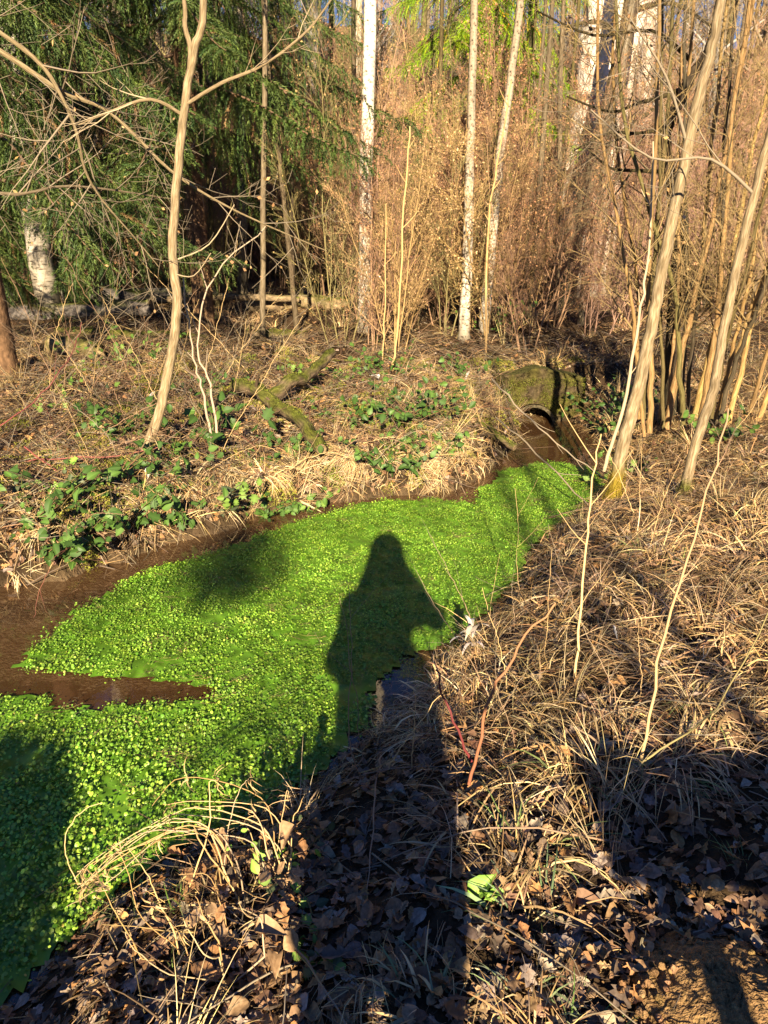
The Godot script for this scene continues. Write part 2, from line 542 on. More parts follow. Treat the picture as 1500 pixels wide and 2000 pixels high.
func build_cress() -> void:
	R.seed = 101
	var dark := Color(0.092, 0.2, 0.014)
	var lite := Color(0.31, 0.48, 0.05)
	# the closed film of duckweed under the larger leaves
	var mb := MB.new()
	var at := {}
	for j in 140:
		for i in 176:
			var x := -5.0 + i * 0.04
			var z := -6.85 + j * 0.04
			if not in_cress(x + 0.02, z + 0.02): continue
			var id := []
			for o in [[0, 0], [1, 0], [1, 1], [0, 1]]:
				var key := Vector2i(i + o[0], j + o[1])
				if not at.has(key):
					var px := -5.0 + key.x * 0.04
					var pz := -6.85 + key.y * 0.04
					at[key] = mb.vert(Vector3(px + R.randf_range(-0.012, 0.012), 0.006 + R.randf() * 0.006, pz + R.randf_range(-0.012, 0.012)), (Vector3.UP + rand_dir() * 0.25).normalized(), vary(dark, 0.3))
				id.append(at[key])
			mb.quad(id[0], id[1], id[2], id[3])
	var film := part(self, "duckweed_film", mb.mesh(), M.cress)
	tag(film, "thin bright green duckweed film spread over the brook", "duckweed", "", "stuff")
	# cushions of round leaves, and finer fronds between them
	var kinds := []
	for k in 5:
		var c := MB.new()
		for i in 26:
			var p := Vector3(R.randfn() * 0.03, R.randf_range(0.010, 0.034), R.randfn() * 0.03)
			var tall := R.randf()
			round_leaf(c, p, (Vector3.UP * 1.2 + rand_dir() * 0.9).normalized(), R.randf_range(0.0035, 0.0105), vary(dark.lerp(lite, tall) if R.randf() > 0.04 else Color(0.4, 0.36, 0.08), 0.35))
		kinds.append(c.mesh())
	var frond := []
	for k in 3:
		var c := MB.new()
		for i in 34:
			var p := Vector3(R.randfn() * 0.03, R.randf_range(0.008, 0.02), R.randfn() * 0.03)
			round_leaf(c, p, (Vector3.UP * 1.6 + rand_dir() * 0.8).normalized(), R.randf_range(0.003, 0.006), vary(dark.lerp(lite, R.randf() * 0.9), 0.3))
		frond.append(c.mesh())
	var put := [[], [], [], [], []]
	var tin := [[], [], [], [], []]
	var put2 := [[], [], []]
	var tin2 := [[], [], []]
	var z := -6.8
	while z < -1.2:
		var x := -4.0
		while x < 2.0:
			var px := x + R.randf_range(-0.03, 0.03)
			var pz := z + R.randf_range(-0.03, 0.03)
			if in_cress(px, pz) and lump.get_noise_2d(px * 5.0 - 20.0, pz * 5.0) < 0.33 and px > -0.62 * absf(pz) - 1.2:
				var patch := lump.get_noise_2d(px * 2.2 + 30.0, pz * 2.2)
				var near := clampf((pz + 3.75) / 2.0 + patch * 1.3, 0.0, 1.0)
				var bright := clampf(0.92 + patch * 0.55, 0.6, 1.3)
				var tint := Color(bright * R.randf_range(0.85, 1.12), bright, bright * R.randf_range(0.9, 1.3))
				var big := R.randf() < 0.25 + 0.75 * near
				var s := R.randf_range(0.75, 1.35) * (lerpf(0.55, 0.84, near) if big else 1.0)
				var b := Basis(Vector3.UP, R.randf() * TAU).scaled(Vector3(s, s * R.randf_range(0.8, 1.2), s))
				var edge := clampf(-shore(px, pz) * 6.0, 0.3, 1.0)
				var xf := Transform3D(b, Vector3(px, 0.002 * edge, pz))
				if big:
					var k := R.randi() % 5
					put[k].append(xf); tin[k].append(tint)
				if not big or near < 0.7:
					var k := R.randi() % 3
					put2[k].append(xf.translated(Vector3(R.randf_range(-0.02, 0.02), 0, R.randf_range(-0.02, 0.02)))); tin2[k].append(tint)
			x += 0.049
		z += 0.049
	for k in 5: tag(stuff(self, "watercress_carpet", kinds[k], M.cress, put[k], tin[k]), "carpet of small round watercress leaves floating on the brook", "watercress", "floating watercress", "stuff")
	for k in 3: tag(stuff(self, "duckweed_carpet", frond[k], M.cress, put2[k], tin2[k]), "fine bright duckweed fronds floating among the cress", "duckweed", "floating duckweed", "stuff")

# ------------------------------------------------------------------ trees and shrubs
const GOLD := Color(0.38, 0.25, 0.11)
const RUST := Color(0.30, 0.185, 0.11)
const OLIVE := Color(0.215, 0.175, 0.075)
const DRAB := Color(0.24, 0.19, 0.13)
const WINE := Color(0.22, 0.075, 0.06)

func habit(n: Array, lmax: Array, lmin: Array, angle: float, col: Color, leaf := 0.0) -> Dictionary:
	return {"n": n, "from": 0.2, "angle": angle, "lmin": lmin, "lmax": lmax, "thick": 0.012, "rmin": 0.002, "wander": 0.14, "up": 0.05, "leaf": leaf, "leafsize": 0.05, "leafcol": Color(0.42, 0.24, 0.11), "col": col, "tip": col * 1.1}

# a tree whose trunk follows pts; limbs are [height fraction, end point]
func trunk_tree(called: String, label: String, cat: String, pts: Array, r0: float, r1: float, bark: Material, c0: Color, c1: Color, group := "", sides := 12, flare := 1.25, foot := Color(0, 0, 0, 0), foot_high := 0.3) -> Node3D:
	var a := spline(V(pts), 7)
	var base := a[0]
	var o := thing(called, label, cat, base, 0.0, group)
	var p := PackedVector3Array()
	for q in a: p.append(q - base)
	for i in range(2, p.size() - 1): p[i] += Vector3(R.randf_range(-1, 1), 0, R.randf_range(-1, 1)) * r0 * 0.1
	p.insert(0, Vector3(0, -0.35, 0) - (p[1] - p[0]) * 0.2)
	var r := taper(p.size(), r0, r1)
	r[0] = r0 * flare * 1.1; r[1] = r0 * flare; r[2] = lerpf(r[2], r0, 0.5)
	var mb := MB.new()
	mb.tube(p, r, sides, c0, c1, 0.05, R)
	# lichen, dirt and a darker foot
	for i in mb.v.size():
		var q := mb.v[i] * 2.2
		mb.c[i] = mb.c[i] * clampf(0.92 + fine.get_noise_3d(q.x * 3.0 + base.x, q.y, q.z * 3.0) * 0.55, 0.55, 1.15)
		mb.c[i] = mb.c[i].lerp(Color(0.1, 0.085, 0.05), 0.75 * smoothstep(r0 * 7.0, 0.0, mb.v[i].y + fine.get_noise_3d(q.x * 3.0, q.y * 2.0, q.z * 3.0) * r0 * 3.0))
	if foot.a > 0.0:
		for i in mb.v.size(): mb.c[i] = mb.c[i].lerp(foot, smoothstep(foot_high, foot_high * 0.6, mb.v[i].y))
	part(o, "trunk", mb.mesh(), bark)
	o.set_meta("line", p)
	return o

func limb(o: Node3D, pts: Array, r0: float, r1: float, bark: Material, col: Color, g = null, called := "branch") -> void:
	var a := spline(V(pts), 4)
	var p := PackedVector3Array()
	for q in a: p.append(q - o.position)
	var mb := MB.new()
	mb.tube(p, taper(p.size(), r0, r1), 6, col, col)
	var b := part(o, called, mb.mesh(), bark)
	if g != null:
		var tw := MB.new()
		sprout(tw, p, r0, g)
		part(b, "twigs", tw.mesh(), M.twig).set_meta("kind", "stuff")

func crown_twigs(o: Node3D, g: Dictionary, r: float) -> void:
	var tw := MB.new()
	sprout(tw, o.get_meta("line"), r, g)
	part(o, "twigs", tw.mesh(), M.twig).set_meta("kind", "stuff")
	o.remove_meta("line")

# ---- spruce: boughs that droop, hung with needle sprays
func spruce_bough(length: float, hang: float) -> Array:
	var wood := MB.new()
	var green := MB.new()
	var p := PackedVector3Array()
	var q := Vector3.ZERO
	var d := Vector3(1, -0.1, 0).normalized()
	for k in 9:
		p.append(q)
		q += d * (length / 8.0)
		d = (d + Vector3(0, -0.10 if k < 4 else 0.06, R.randf_range(-0.06, 0.06))).normalized()
	wood.tube(p, taper(9, 0.022, 0.005), 5, Color(0.12, 0.075, 0.05), Color(0.16, 0.1, 0.06))
	var n := int(length * 26.0)
	for i in n:
		var f := lerpf(0.12, 1.0, float(i) / (n - 1))
		var x := f * 8.0
		var k := mini(int(x), 7)
		var s := p[k].lerp(p[k + 1], x - k)
		var side := -1.0 if i % 2 == 0 else 1.0
		var l := length * 0.30 * (1.0 - f * 0.6) * R.randf_range(0.5, 1.2)
		var dir := Vector3(0.7, R.randf_range(-0.35, 0.1), side * R.randf_range(0.5, 1.0)).normalized()
		if f > 0.96: dir = Vector3(1, -0.1, 0)
		spray(green, s, dir, l, hang)
		if R.randf() < 0.75: spray(green, s, Vector3(0.25, -1, side * 0.3), l * R.randf_range(0.6, 1.3), 0.5)
	return [wood.mesh(), green.mesh()]

func spray(mb: MB, p: Vector3, d: Vector3, l: float, hang: float) -> void:
	var steps := maxi(4, int(l / 0.02))
	d = d.normalized()
	var old := Color(0.028, 0.055, 0.016)
	var young := Color(0.085, 0.115, 0.025)
	var base := vary(old.lerp(young, R.randf()), 0.3)
	if R.randf() < 0.07: base = vary(Color(0.17, 0.1, 0.045), 0.3)
	for i in steps:
		p += d * (l / steps)
		d = (d + Vector3.DOWN * hang / steps).normalized()
		for j in 3:
			var out := d.cross(rand_dir()).normalized()
			var tip := (d * 0.9 + out).normalized() * R.randf_range(0.03, 0.055)
			var w := d.cross(out) * 0.006
			var nn := (out - d * 0.5).normalized()
			var a := mb.vert(p - w, nn, base)
			var b := mb.vert(p + w, nn, base)
			var c := mb.vert(p + tip, nn, base * 1.5)
			if (p + w - (p - w)).cross(tip + w).dot(nn) > 0.0: mb.tri(a, c, b)
			else: mb.tri(a, b, c)

var boughs := []
func spruce(label: String, at: Vector3, tall: float, low: float, reach: float, r: float, tint_mat: Material, keep: Callable, seed_: int) -> void:
	R.seed = seed_
	var o := thing("spruce_tree", label, "spruce", at, 0.0, "spruces beyond the brook")
	var p := PackedVector3Array([Vector3(0, -0.3, 0), Vector3(0, 0.2, 0), Vector3(0.02, tall * 0.3, 0), Vector3(0, tall * 0.7, 0.03), Vector3(0, tall, 0)])
	var mb := MB.new()
	mb.tube(spline(p, 4), taper(17, r, 0.03), 12, Color(0.3, 0.17, 0.09), Color(0.2, 0.12, 0.07), 0.06, R)
	part(o, "trunk", mb.mesh(), M.bark)
	var h := low
	var turn := R.randf() * TAU
	while h < tall - 0.3:
		turn += 2.4 + R.randf_range(-0.4, 0.4)
		var l := reach * (1.0 - pow((h - low) / (tall - low), 1.4) * 0.85) * R.randf_range(0.8, 1.12)
		var pick: Array = boughs[R.randi() % boughs.size()]
		var s := l / 2.6
		var b := Basis(Vector3.UP, turn) * Basis(Vector3(0, 0, 1), R.randf_range(-0.35, 0.1)) * Basis(Vector3(1, 0, 0), R.randf_range(-0.2, 0.2))
		var kept: bool = keep.call(Vector3(cos(turn), 0, -sin(turn)) * l + at + Vector3(0, h, 0))
		var flip := R.randf() < 0.5
		if kept:
			b = b.scaled_local(Vector3(s, lerpf(s, 1.0, 0.5), s * (-1.0 if false else 1.0)))
			var w := part(o, "bough", pick[0], M.twig, Transform3D(b, Vector3(0, h, 0)))
			part(w, "needles", pick[1], tint_mat).set_meta("kind", "stuff")
		h += R.randf_range(0.055, 0.115)

# ---- thicket shrubs: slender upright stems in a few habits, shared by all shrubs
var stems := {}
func make_stems() -> void:
	R.seed = 202
	for s in [["gold", GOLD, 0.5, Color(0.45, 0.29, 0.15)], ["rust", RUST, 0.4, Color(0.40, 0.2, 0.1)], ["olive", OLIVE, 0.1, Color(0.4, 0.26, 0.11)], ["wine", Color(0.36, 0.215, 0.15), 0.08, Color(0.36, 0.17, 0.09)]]:
		stems[s[0]] = []
		for k in 7:
			var mb := MB.new()
			var p := walk(Vector3(0, -0.1, 0), Vector3(R.randf_range(-0.16, 0.16), 1, R.randf_range(-0.16, 0.16)), R.randf_range(2.6, 4.2), 9, 0.09, 0.06)
			mb.tube(p, taper(10, R.randf_range(0.011, 0.019), 0.003), 5, s[1] * 0.9, s[1])
			var g := habit([17, 7, 3], [1.1, 0.45, 0.2], [0.25, 0.15, 0.08], 38.0, vary(s[1], 0.2), s[2])
			g.from = 0.1; g.leafcol = s[3]; g.rmin = 0.0024; g.leafsize = 0.036; g.up = 0.09
			sprout(mb, p, 0.015, g)
			stems[s[0]].append(mb.mesh())

func shrub(called: String, label: String, cat: String, at: Vector3, kind: String, count: int, size: float, spread: float, group: String) -> void:
	var o := thing(called, label, cat, at, 0.0, group)
	for k in count:
		var lean := Vector3(R.randfn(), 0, R.randfn()) * spread
		var up := (Vector3.UP + lean * 0.45).normalized()
		var s := size * R.randf_range(0.65, 1.1)
		var b := Basis(Quaternion(Vector3.UP, up)) * Basis(Vector3.UP, R.randf() * TAU)
		part(o, "stem", stems[kind][R.randi() % 7], M.twig, Transform3D(b.scaled(Vector3(s, s, s)), lean * 0.35))

# ---- bare trees for the wood behind
var bare := []
func make_bare() -> void:
	R.seed = 303
	for k in 5:
		var tr := MB.new()
		var lb := []
		var tw := MB.new()
		var tall := R.randf_range(11.0, 15.0)
		var p := walk(Vector3(0, -0.4, 0), Vector3(R.randf_range(-0.08, 0.08), 1, 0), tall, 10, 0.045, 0.05)
		var c := [DRAB, GOLD * 0.9, Color(0.36, 0.32, 0.28), OLIVE, DRAB][k] as Color
		tr.tube(p, taper(11, R.randf_range(0.1, 0.17), 0.025), 8, c, c * 0.9)
		for j in 13:
			var f := R.randf_range(0.2, 0.95)
			var x := f * 9.99
			var s := p[int(x)].lerp(p[int(x) + 1], x - int(x))
			var an := R.randf() * TAU
			var q := walk(s, Vector3(cos(an), R.randf_range(0.4, 1.1), sin(an)), R.randf_range(2.0, 4.0) * (1.15 - f * 0.6), 7, 0.16, 0.07)
			var l := MB.new()
			l.tube(q, taper(8, 0.04 * (1.2 - f * 0.7), 0.008), 5, c, c)
			lb.append(l.mesh())
			var g := habit([10, 6], [1.4, 0.6], [0.5, 0.2], 42.0, c * 0.95, 0.0)
			g.rmin = 0.005; g.from = 0.2
			sprout(tw, q, 0.03, g)
		bare.append([tr.mesh(), lb, tw.mesh()])

func bare_tree(label: String, at: Vector3, k: int, size: float, group: String) -> void:
	var o := thing("bare_tree", label, "tree", at, R.randf() * TAU, group)
	o.scale = Vector3(size, size, size)
	part(o, "trunk", bare[k][0], M.bark)
	for l in bare[k][1]: part(o, "branch", l, M.twig)
	part(o, "twigs", bare[k][2], M.twig).set_meta("kind", "stuff")

# ------------------------------------------------------------------ ground cover
const STRAW := Color(0.58, 0.4, 0.19)
var OVATE := PackedVector2Array([Vector2(0.0, 0.0), Vector2(0.2, 0.12), Vector2(0.31, 0.3), Vector2(0.32, 0.48), Vector2(0.22, 0.72), Vector2(0.09, 0.9), Vector2(0.0, 1.0)])
var LANCE := PackedVector2Array([Vector2(0.0, 0.0), Vector2(0.1, 0.15), Vector2(0.17, 0.4), Vector2(0.13, 0.7), Vector2(0.0, 1.0)])
var LOBED := PackedVector2Array([Vector2(0.02, 0.0), Vector2(0.34, 0.1), Vector2(0.24, 0.24), Vector2(0.52, 0.5), Vector2(0.26, 0.5), Vector2(0.34, 0.76), Vector2(0.12, 0.74), Vector2(0.0, 1.0)])
var OAK := PackedVector2Array([Vector2(0.02, 0.0), Vector2(0.12, 0.16), Vector2(0.08, 0.24), Vector2(0.22, 0.4), Vector2(0.13, 0.5), Vector2(0.28, 0.66), Vector2(0.17, 0.76), Vector2(0.16, 0.9), Vector2(0.0, 1.0)])
var tones := [Color(0.36, 0.22, 0.12), Color(0.52, 0.34, 0.185), Color(0.26, 0.145, 0.08), Color(0.44, 0.36, 0.27), Color(0.55, 0.3, 0.115), Color(0.22, 0.16, 0.115)]
var dead := []

func make_dead_leaves() -> void:
	R.seed = 404
	for k in 10:
		var mb := MB.new()
		var col := Color(1, 1, 1)
		var o: PackedVector2Array = [OVATE, LOBED, OAK, OVATE, OAK][k % 5]
		mb.crumpled(o, R.randf_range(-0.2, 0.9), R.randf_range(-0.5, 0.5), R.randf_range(0.02, 0.075), R, col * 0.75, col)
		var stalk := PackedVector3Array([Vector3(0, 0.004, -0.5), Vector3(0.03, 0.02, -0.68), Vector3(0.02, 0.07, -0.85)])
		mb.tube(stalk, taper(3, 0.016, 0.008), 3, col * 0.7, col * 0.7)
		dead.append(mb.mesh())

func lying(x: float, z: float, size: float, tilt: float, lift := 0.004) -> Transform3D:
	var up := (slope_up(x, z) + rand_dir() * tilt).normalized()
	var b := Basis(Quaternion(Vector3.UP, up)) * Basis(Vector3.UP, R.randf() * TAU)
	return Transform3D(b.scaled(Vector3(size, size, size)), on(x, z, lift))

# how straw-covered and how leaf-covered the ground is at a place, 0..1
func straw_cover(x: float, z: float) -> float:
	var d := shore(x, z)
	if d < 0.03: return 0.0
	var k := lump.get_noise_2d(x * 2.0 + 90.0, z * 2.0) * 0.9
	if near_side(x, z):
		if x < 0.2 and z > -2.5: return clampf(0.03 + k * 0.35, 0.0, 0.35)
		var s := smoothstep(-1.72, -2.05, z + 0.1 * (x - 0.5))
		s += 0.7 * exp(-(pow(x - 0.36, 2) / 0.02 + pow(z + 1.6, 2) / 0.06))
		return clampf(s + 0.03 + k * (0.55 if z < -1.9 else 0.2), 0.0, 1.0)
	var c := clampf(0.2 + k * 0.9, 0.04, 0.8)
	c += 0.7 * exp(-(pow(x - 0.9, 2) / 0.5 + pow(z + 8.0, 2) / 0.35))
	c += 0.5 * exp(-(pow(x + 0.1, 2) / 0.7 + pow(z + 6.1, 2) / 0.06))
	return clampf(c, 0.0, 1.0)

func tuft(n: int, radius: float, l0: float, l1: float, lean: float, droop: float, w: float, cols: Array, segs := 4) -> MB:
	var mb := MB.new()
	var comb := R.randf() * TAU
	for i in n:
		var a := R.randf() * TAU
		var r := sqrt(R.randf()) * radius
		var p := Vector3(cos(a) * r, -0.01, sin(a) * r)
		var b := lerp_angle(a, comb, 0.4) + R.randf_range(-0.8, 0.8)
		var l := R.randf_range(0.25, 1.0) * lean
		var d := Vector3(cos(b) * l, 1.0 - 0.55 * minf(l, 1.5), sin(b) * l)
		var col: Color = vary(cols[R.randi() % cols.size()], 0.3)
		var wide := 2.2 if R.randf() < 0.12 else 1.0
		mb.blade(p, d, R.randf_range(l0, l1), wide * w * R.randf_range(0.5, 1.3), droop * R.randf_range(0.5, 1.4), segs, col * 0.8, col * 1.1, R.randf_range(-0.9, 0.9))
	return mb

var straws := []
func build_ground_cover() -> void:
	R.seed = 505
	var dry := [STRAW, STRAW * 0.8, Color(0.42, 0.26, 0.12), Color(0.64, 0.5, 0.28), Color(0.29, 0.19, 0.1)]
	var pale := [Color(0.68, 0.54, 0.31), STRAW, Color(0.62, 0.5, 0.28)]
	var green := [Color(0.1, 0.17, 0.04), Color(0.14, 0.2, 0.06), Color(0.2, 0.24, 0.1)]
	var lodged := []
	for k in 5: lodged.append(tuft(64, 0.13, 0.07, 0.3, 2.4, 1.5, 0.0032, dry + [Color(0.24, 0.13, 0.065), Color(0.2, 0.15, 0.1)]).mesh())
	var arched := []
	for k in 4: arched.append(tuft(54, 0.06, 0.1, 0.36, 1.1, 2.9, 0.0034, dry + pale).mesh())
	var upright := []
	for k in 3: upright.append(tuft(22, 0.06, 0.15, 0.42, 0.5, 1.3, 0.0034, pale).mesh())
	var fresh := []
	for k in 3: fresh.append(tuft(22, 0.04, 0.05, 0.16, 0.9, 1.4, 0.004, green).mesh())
	straws = arched
	var put := {}
	var x: float
	var z := -1.0
	# steps grow with distance, so that the cover thins where nothing of it can be told apart
	while z > -24.0:
		var step := 0.085 if z > -9.5 else 0.2
		x = -0.62 * absf(z) - 0.7
		while x < 0.62 * absf(z) + 0.7:
			var px := x + R.randf_range(-0.5, 0.5) * step
			var pz := z + R.randf_range(-0.5, 0.5) * step
			x += step
			var c := straw_cover(px, pz)
			if pz < -9.5: c *= 0.7
			var s := R.randf_range(0.7, 1.15) * (1.0 if z > -9.5 else 1.5)
			var what := ""
			var k := 0
			if R.randf() < c * 0.62: what = "lodged"; k = R.randi() % 5
			elif R.randf() < c * 0.16: what = "arched"; k = R.randi() % 4
			elif R.randf() < c * 0.05: what = "upright"; k = R.randi() % 3
			elif R.randf() < (0.035 if near_side(px, pz) else 0.012) and shore(px, pz) > 0.1: what = "fresh"; k = R.randi() % 3
			if what == "": continue
			if not put.has([what, k]): put[[what, k]] = [[], []]
			var f := R.randf_range(0.8, 1.25) * clampf(0.95 + lump.get_noise_2d(px * 2.6 - 70.0, pz * 2.6) * 0.9, 0.6, 1.3)
			put[[what, k]][0].append(lying(px, pz, s, 0.25, 0.0))
			put[[what, k]][1].append(Color(f, f * R.randf_range(0.91, 1.03), f * R.randf_range(0.8, 1.05)))
		z -= step
	# sticks, bits of stem and crumbs of bark lying about
	var bits := []
	for k in 4:
		var mb := MB.new()
		for i in 16:
			var l := R.randf_range(0.03, 0.17) if i < 11 else R.randf_range(0.2, 0.34)
			var d := Vector3(R.randfn(), R.randf_range(-0.12, 0.25), R.randfn()).normalized()
			var q := walk(Vector3(R.randfn() * 0.1, R.randf_range(0.0, 0.03), R.randfn() * 0.1), d, l, 3, 0.16, 0.0)
			var c := vary([DRAB * 0.55, RUST * 0.6, DRAB * 0.9, Color(0.12, 0.08, 0.05), STRAW * 0.7][R.randi() % 5], 0.3)
			mb.tube(q, taper(4, R.randf_range(0.0012, 0.0035), 0.001), 3, c, c)
		bits.append(mb.mesh())
	var bp := [[], [], [], []]
	for i in 4200:
		var bz := -0.9 - 10.5 * pow(R.randf(), 1.3)
		var bx := R.randf_range(-0.6, 0.6) * absf(bz) + R.randf_range(-0.4, 0.4)
		if shore(bx, bz) < 0.02: continue
		if near_side(bx, bz) and R.randf() < (0.95 if bz > -2.6 else 0.75): continue
		if R.randf() < straw_cover(bx, bz) * 0.7: continue
		bp[i % 4].append(lying(bx, bz, R.randf_range(0.6, 1.3) * (1.0 if near_side(bx, bz) else 1.35), 0.3, 0.012))
	for k in 4: tag(stuff(self, "stick_debris", bits[k], M.twig, bp[k]), "dark bits of stick and stem strewn over the banks", "debris", "stick debris", "stuff")
	# low moss cushions on the far bank and round the right saplings
	var cushions := []
	for k in 3:
		var mb := MB.new()
		for i in 130:
			var a := R.randf() * TAU
			var r := sqrt(R.randf()) * 0.09
			var c := vary([Color(0.22, 0.21, 0.035), Color(0.15, 0.17, 0.03)][k % 2], 0.35)
			mb.blade(Vector3(cos(a) * r, 0.022 * (1.0 - r * r * 110.0), sin(a) * r), Vector3.UP + rand_dir() * 0.8, R.randf_range(0.01, 0.024), 0.007, 0.6, 2, c * 0.7, c * 1.2)
		cushions.append(mb.mesh())
	var cp := [[], [], []]
	for i in 2600:
		var mx := R.randf_range(-3.4, 2.6)
		var mz := R.randf_range(-9.4, -4.3)
		if near_side(mx, mz) or shore(mx, mz) < 0.03: continue
		if lump.get_noise_2d(mx * 3.2 + 15.0, mz * 3.2) < 0.13: continue
		cp[i % 3].append(lying(mx, mz, R.randf_range(0.6, 1.4), 0.2, 0.01))
	for k in 3: tag(stuff(self, "moss_cushions", cushions[k], M.moss, cp[k]), "yellow-green moss cushions on the far bank", "moss", "moss cushions", "stuff")
	# small flecks of dead stuff afloat on the cress
	var fp := []
	for i in 260:
		var fx := R.randf_range(-2.2, 1.9)
		var fz := R.randf_range(-6.6, -1.8)
		if not in_cress(fx, fz): continue
		var fs := R.randf_range(0.12, 0.4)
		fp.append(Transform3D(Basis(Vector3.UP, R.randf() * TAU).scaled(Vector3(fs, fs, fs)), Vector3(fx, 0.03, fz)))
	tag(stuff(self, "floating_flecks", bits[0], M.twig, fp), "tiny dark flecks of stem floating on the green carpet", "debris", "", "stuff")
	# pale straw hanging over the edge of the far bank and over the headwall
	var hang := []
	for k in 3: hang.append(tuft(56, 0.09, 0.14, 0.42, 2.2, 3.4, 0.0034, pale + dry).mesh())
	var hp := [[], [], []]
	for i in 700:
		var hx := R.randf_range(-2.6, 1.2)
		var hz := R.randf_range(-7.2, -4.2)
		var hd := shore(hx, hz)
		if near_side(hx, hz) or hd < 0.02 or hd > 0.3: continue
		hp[i % 3].append(lying(hx, hz, R.randf_range(0.7, 1.1), 0.3, 0.0))
	for i in 60: hp[i % 3].append(lying(R.randf_range(1.0, 2.5), R.randf_range(-8.9, -8.52), R.randf_range(0.5, 0.8), 0.3, 0.02))
	for k in 3: tag(stuff(self, "dry_grass", hang[k], M.dry_grass, hp[k]), "pale straw hanging over the edge of the far bank", "grass", "grass cover", "stuff")
	var sets := {"lodged": lodged, "arched": arched, "upright": upright, "fresh": fresh}
	for key in put:
		var o := stuff(self, "fresh_grass" if key[0] == "fresh" else "dry_grass", sets[key[0]][key[1]], M.fresh_grass if key[0] == "fresh" else M.dry_grass, put[key][0], put[key][1])
		tag(o, {"lodged": "flattened tan straw matted over the banks of the brook", "arched": "arching dry grass tufts on the banks of the brook", "upright": "upright pale dry grass blades on the banks", "fresh": "short fresh green grass growing through the straw"}[key[0]], "grass", "grass cover", "stuff")

func build_leaf_litter() -> void:
	R.seed = 606
	var put := []
	var tin := []
	for k in 10: put.append([]); tin.append([])
	var count := 0
	for i in 60000:
		var f := R.randf()
		var z := -0.75 - 8.5 * f * f if i < 17000 else -R.randf_range(3.8, 26.0) if i < 34000 else -R.randf_range(3.8, 9.0)
		var x := R.randf_range(-1, 1) * (0.6 * absf(z) + 0.6)
		var d := shore(x, z)
		if d < 0.02: continue
		var c := straw_cover(x, z)
		var cl := lump.get_noise_2d(x * 3.0 - 50.0, z * 3.0) * 0.6
		if R.randf() < c * 0.55 - 0.05 + cl * 0.4: continue
		var k := R.randi() % 10
		var s := R.randf_range(0.025, 0.068)
		put[k].append(lying(x, z, s, 0.45, R.randf_range(0.003, 0.018)))
		tin[k].append(vary(tones[R.randi() % 6], 0.3))
	for k in 10: tag(stuff(self, "leaf_litter", dead[k], M.dead_leaf, put[k], tin[k]), "brown fallen leaves strewn over the ground", "leaf litter", "leaf litter", "stuff")

# dead leaves near enough to be told apart
func build_near_leaves() -> void:
	R.seed = 707
	var words := ["mid-brown", "tan", "dark brown", "grey-brown", "orange-brown", "dull brown"]
	var shapes := ["oval", "lobed", "wavy-edged", "oval", "wavy-edged"]
	var toned := []
	for c in tones:
		var row := []
		for k in 2:
			var m: StandardMaterial3D = M.dead_leaf.duplicate()
			m.albedo_color = vary(c, 0.15).linear_to_srgb()
			row.append(m)
		toned.append(row)
	for i in 230:
		var z := -0.95 - 1.25 * pow(R.randf(), 1.2)
		var x := R.randf_range(-0.75, 1.0) * (0.55 * absf(z) + 0.42)
		if shore(x, z) < 0.12: continue
		var k := R.randi() % 10
		var tone := R.randi() % 6
		var s := R.randf_range(0.04, 0.085)
		var where := "in the sunlit patch of dry stalks at lower left" if x < -0.22 else "in the lower middle, in the shadow of the photographer" if x < 0.16 else "in the strip of sun around the green grass tuft" if x < 0.5 else "in the shade at lower right above the soil heap"
		var o := solo("dead_leaf", dead[k], toned[tone][i % 2], "%s %s dead leaf lying %s" % [words[tone], shapes[k % 5], where], "leaf", lying(x, z, s, 0.5, R.randf_range(0.008, 0.03)), "dead leaves on the near bank")

# ---- leafy plants: bramble and ivy, every leaf a part
var greens := []
func make_green_leaves() -> void:
	R.seed = 808
	for c in [Color(0.035, 0.07, 0.015), Color(0.06, 0.11, 0.02), Color(0.10, 0.16, 0.03), Color(0.05, 0.065, 0.03), Color(0.16, 0.28, 0.04)]:
		var row := []
		for o in [OVATE, OVATE, LOBED]:
			var mb := MB.new()
			mb.leaf(Transform3D(), o, 1.0, R.randf_range(-0.3, 0.35), R.randf_range(-0.4, 0.15), c, c * 1.5)
			row.append(mb.mesh())
		greens.append(row)

func bramble(label: String, x: float, z: float, spread: float, tall: float, count: int, leaf_size: float, tone: int, group := "bramble and ivy along the brook") -> void:
	var o := thing("bramble_plant", label, "plant", on(x, z), 0.0, group)
	count = int(count * 2.2)
	for s in maxi(2, count / 7):
		var a := R.randf() * TAU
		var p := walk(Vector3(R.randf_range(-0.3, 0.3) * spread, -0.02, R.randf_range(-0.3, 0.3) * spread), Vector3(cos(a) * 0.9, 1.0, sin(a) * 0.9), tall + spread * 0.7, 7, 0.15, -0.09)
		var mb := MB.new()
		mb.tube(p, taper(8, 0.004, 0.0018), 4, Color(0.17, 0.09, 0.05), Color(0.14, 0.12, 0.04))
		var st := part(o, "stem", mb.mesh(), M.twig)
		for k in 7:
			var q := p[1 + k % 7] + rand_dir() * 0.035
			q.y = maxf(q.y, high(x + q.x, z + q.z) - o.position.y + 0.03)
			var up := (Vector3(0, 0.6, 0.45) + rand_dir() * 0.6).normalized()
			var b := Basis(Quaternion(Vector3.UP, up)) * Basis(Vector3.UP, R.randf() * TAU)
			var l := leaf_size * R.randf_range(0.6, 1.25)
			part(o, "leaf", greens[clampi(tone + [0, 0, 1, -1, 0, 1][R.randi() % 6], 0, 4)][R.randi() % 3], M.green_leaf, Transform3D(b.scaled(Vector3(l, l, l)), q))

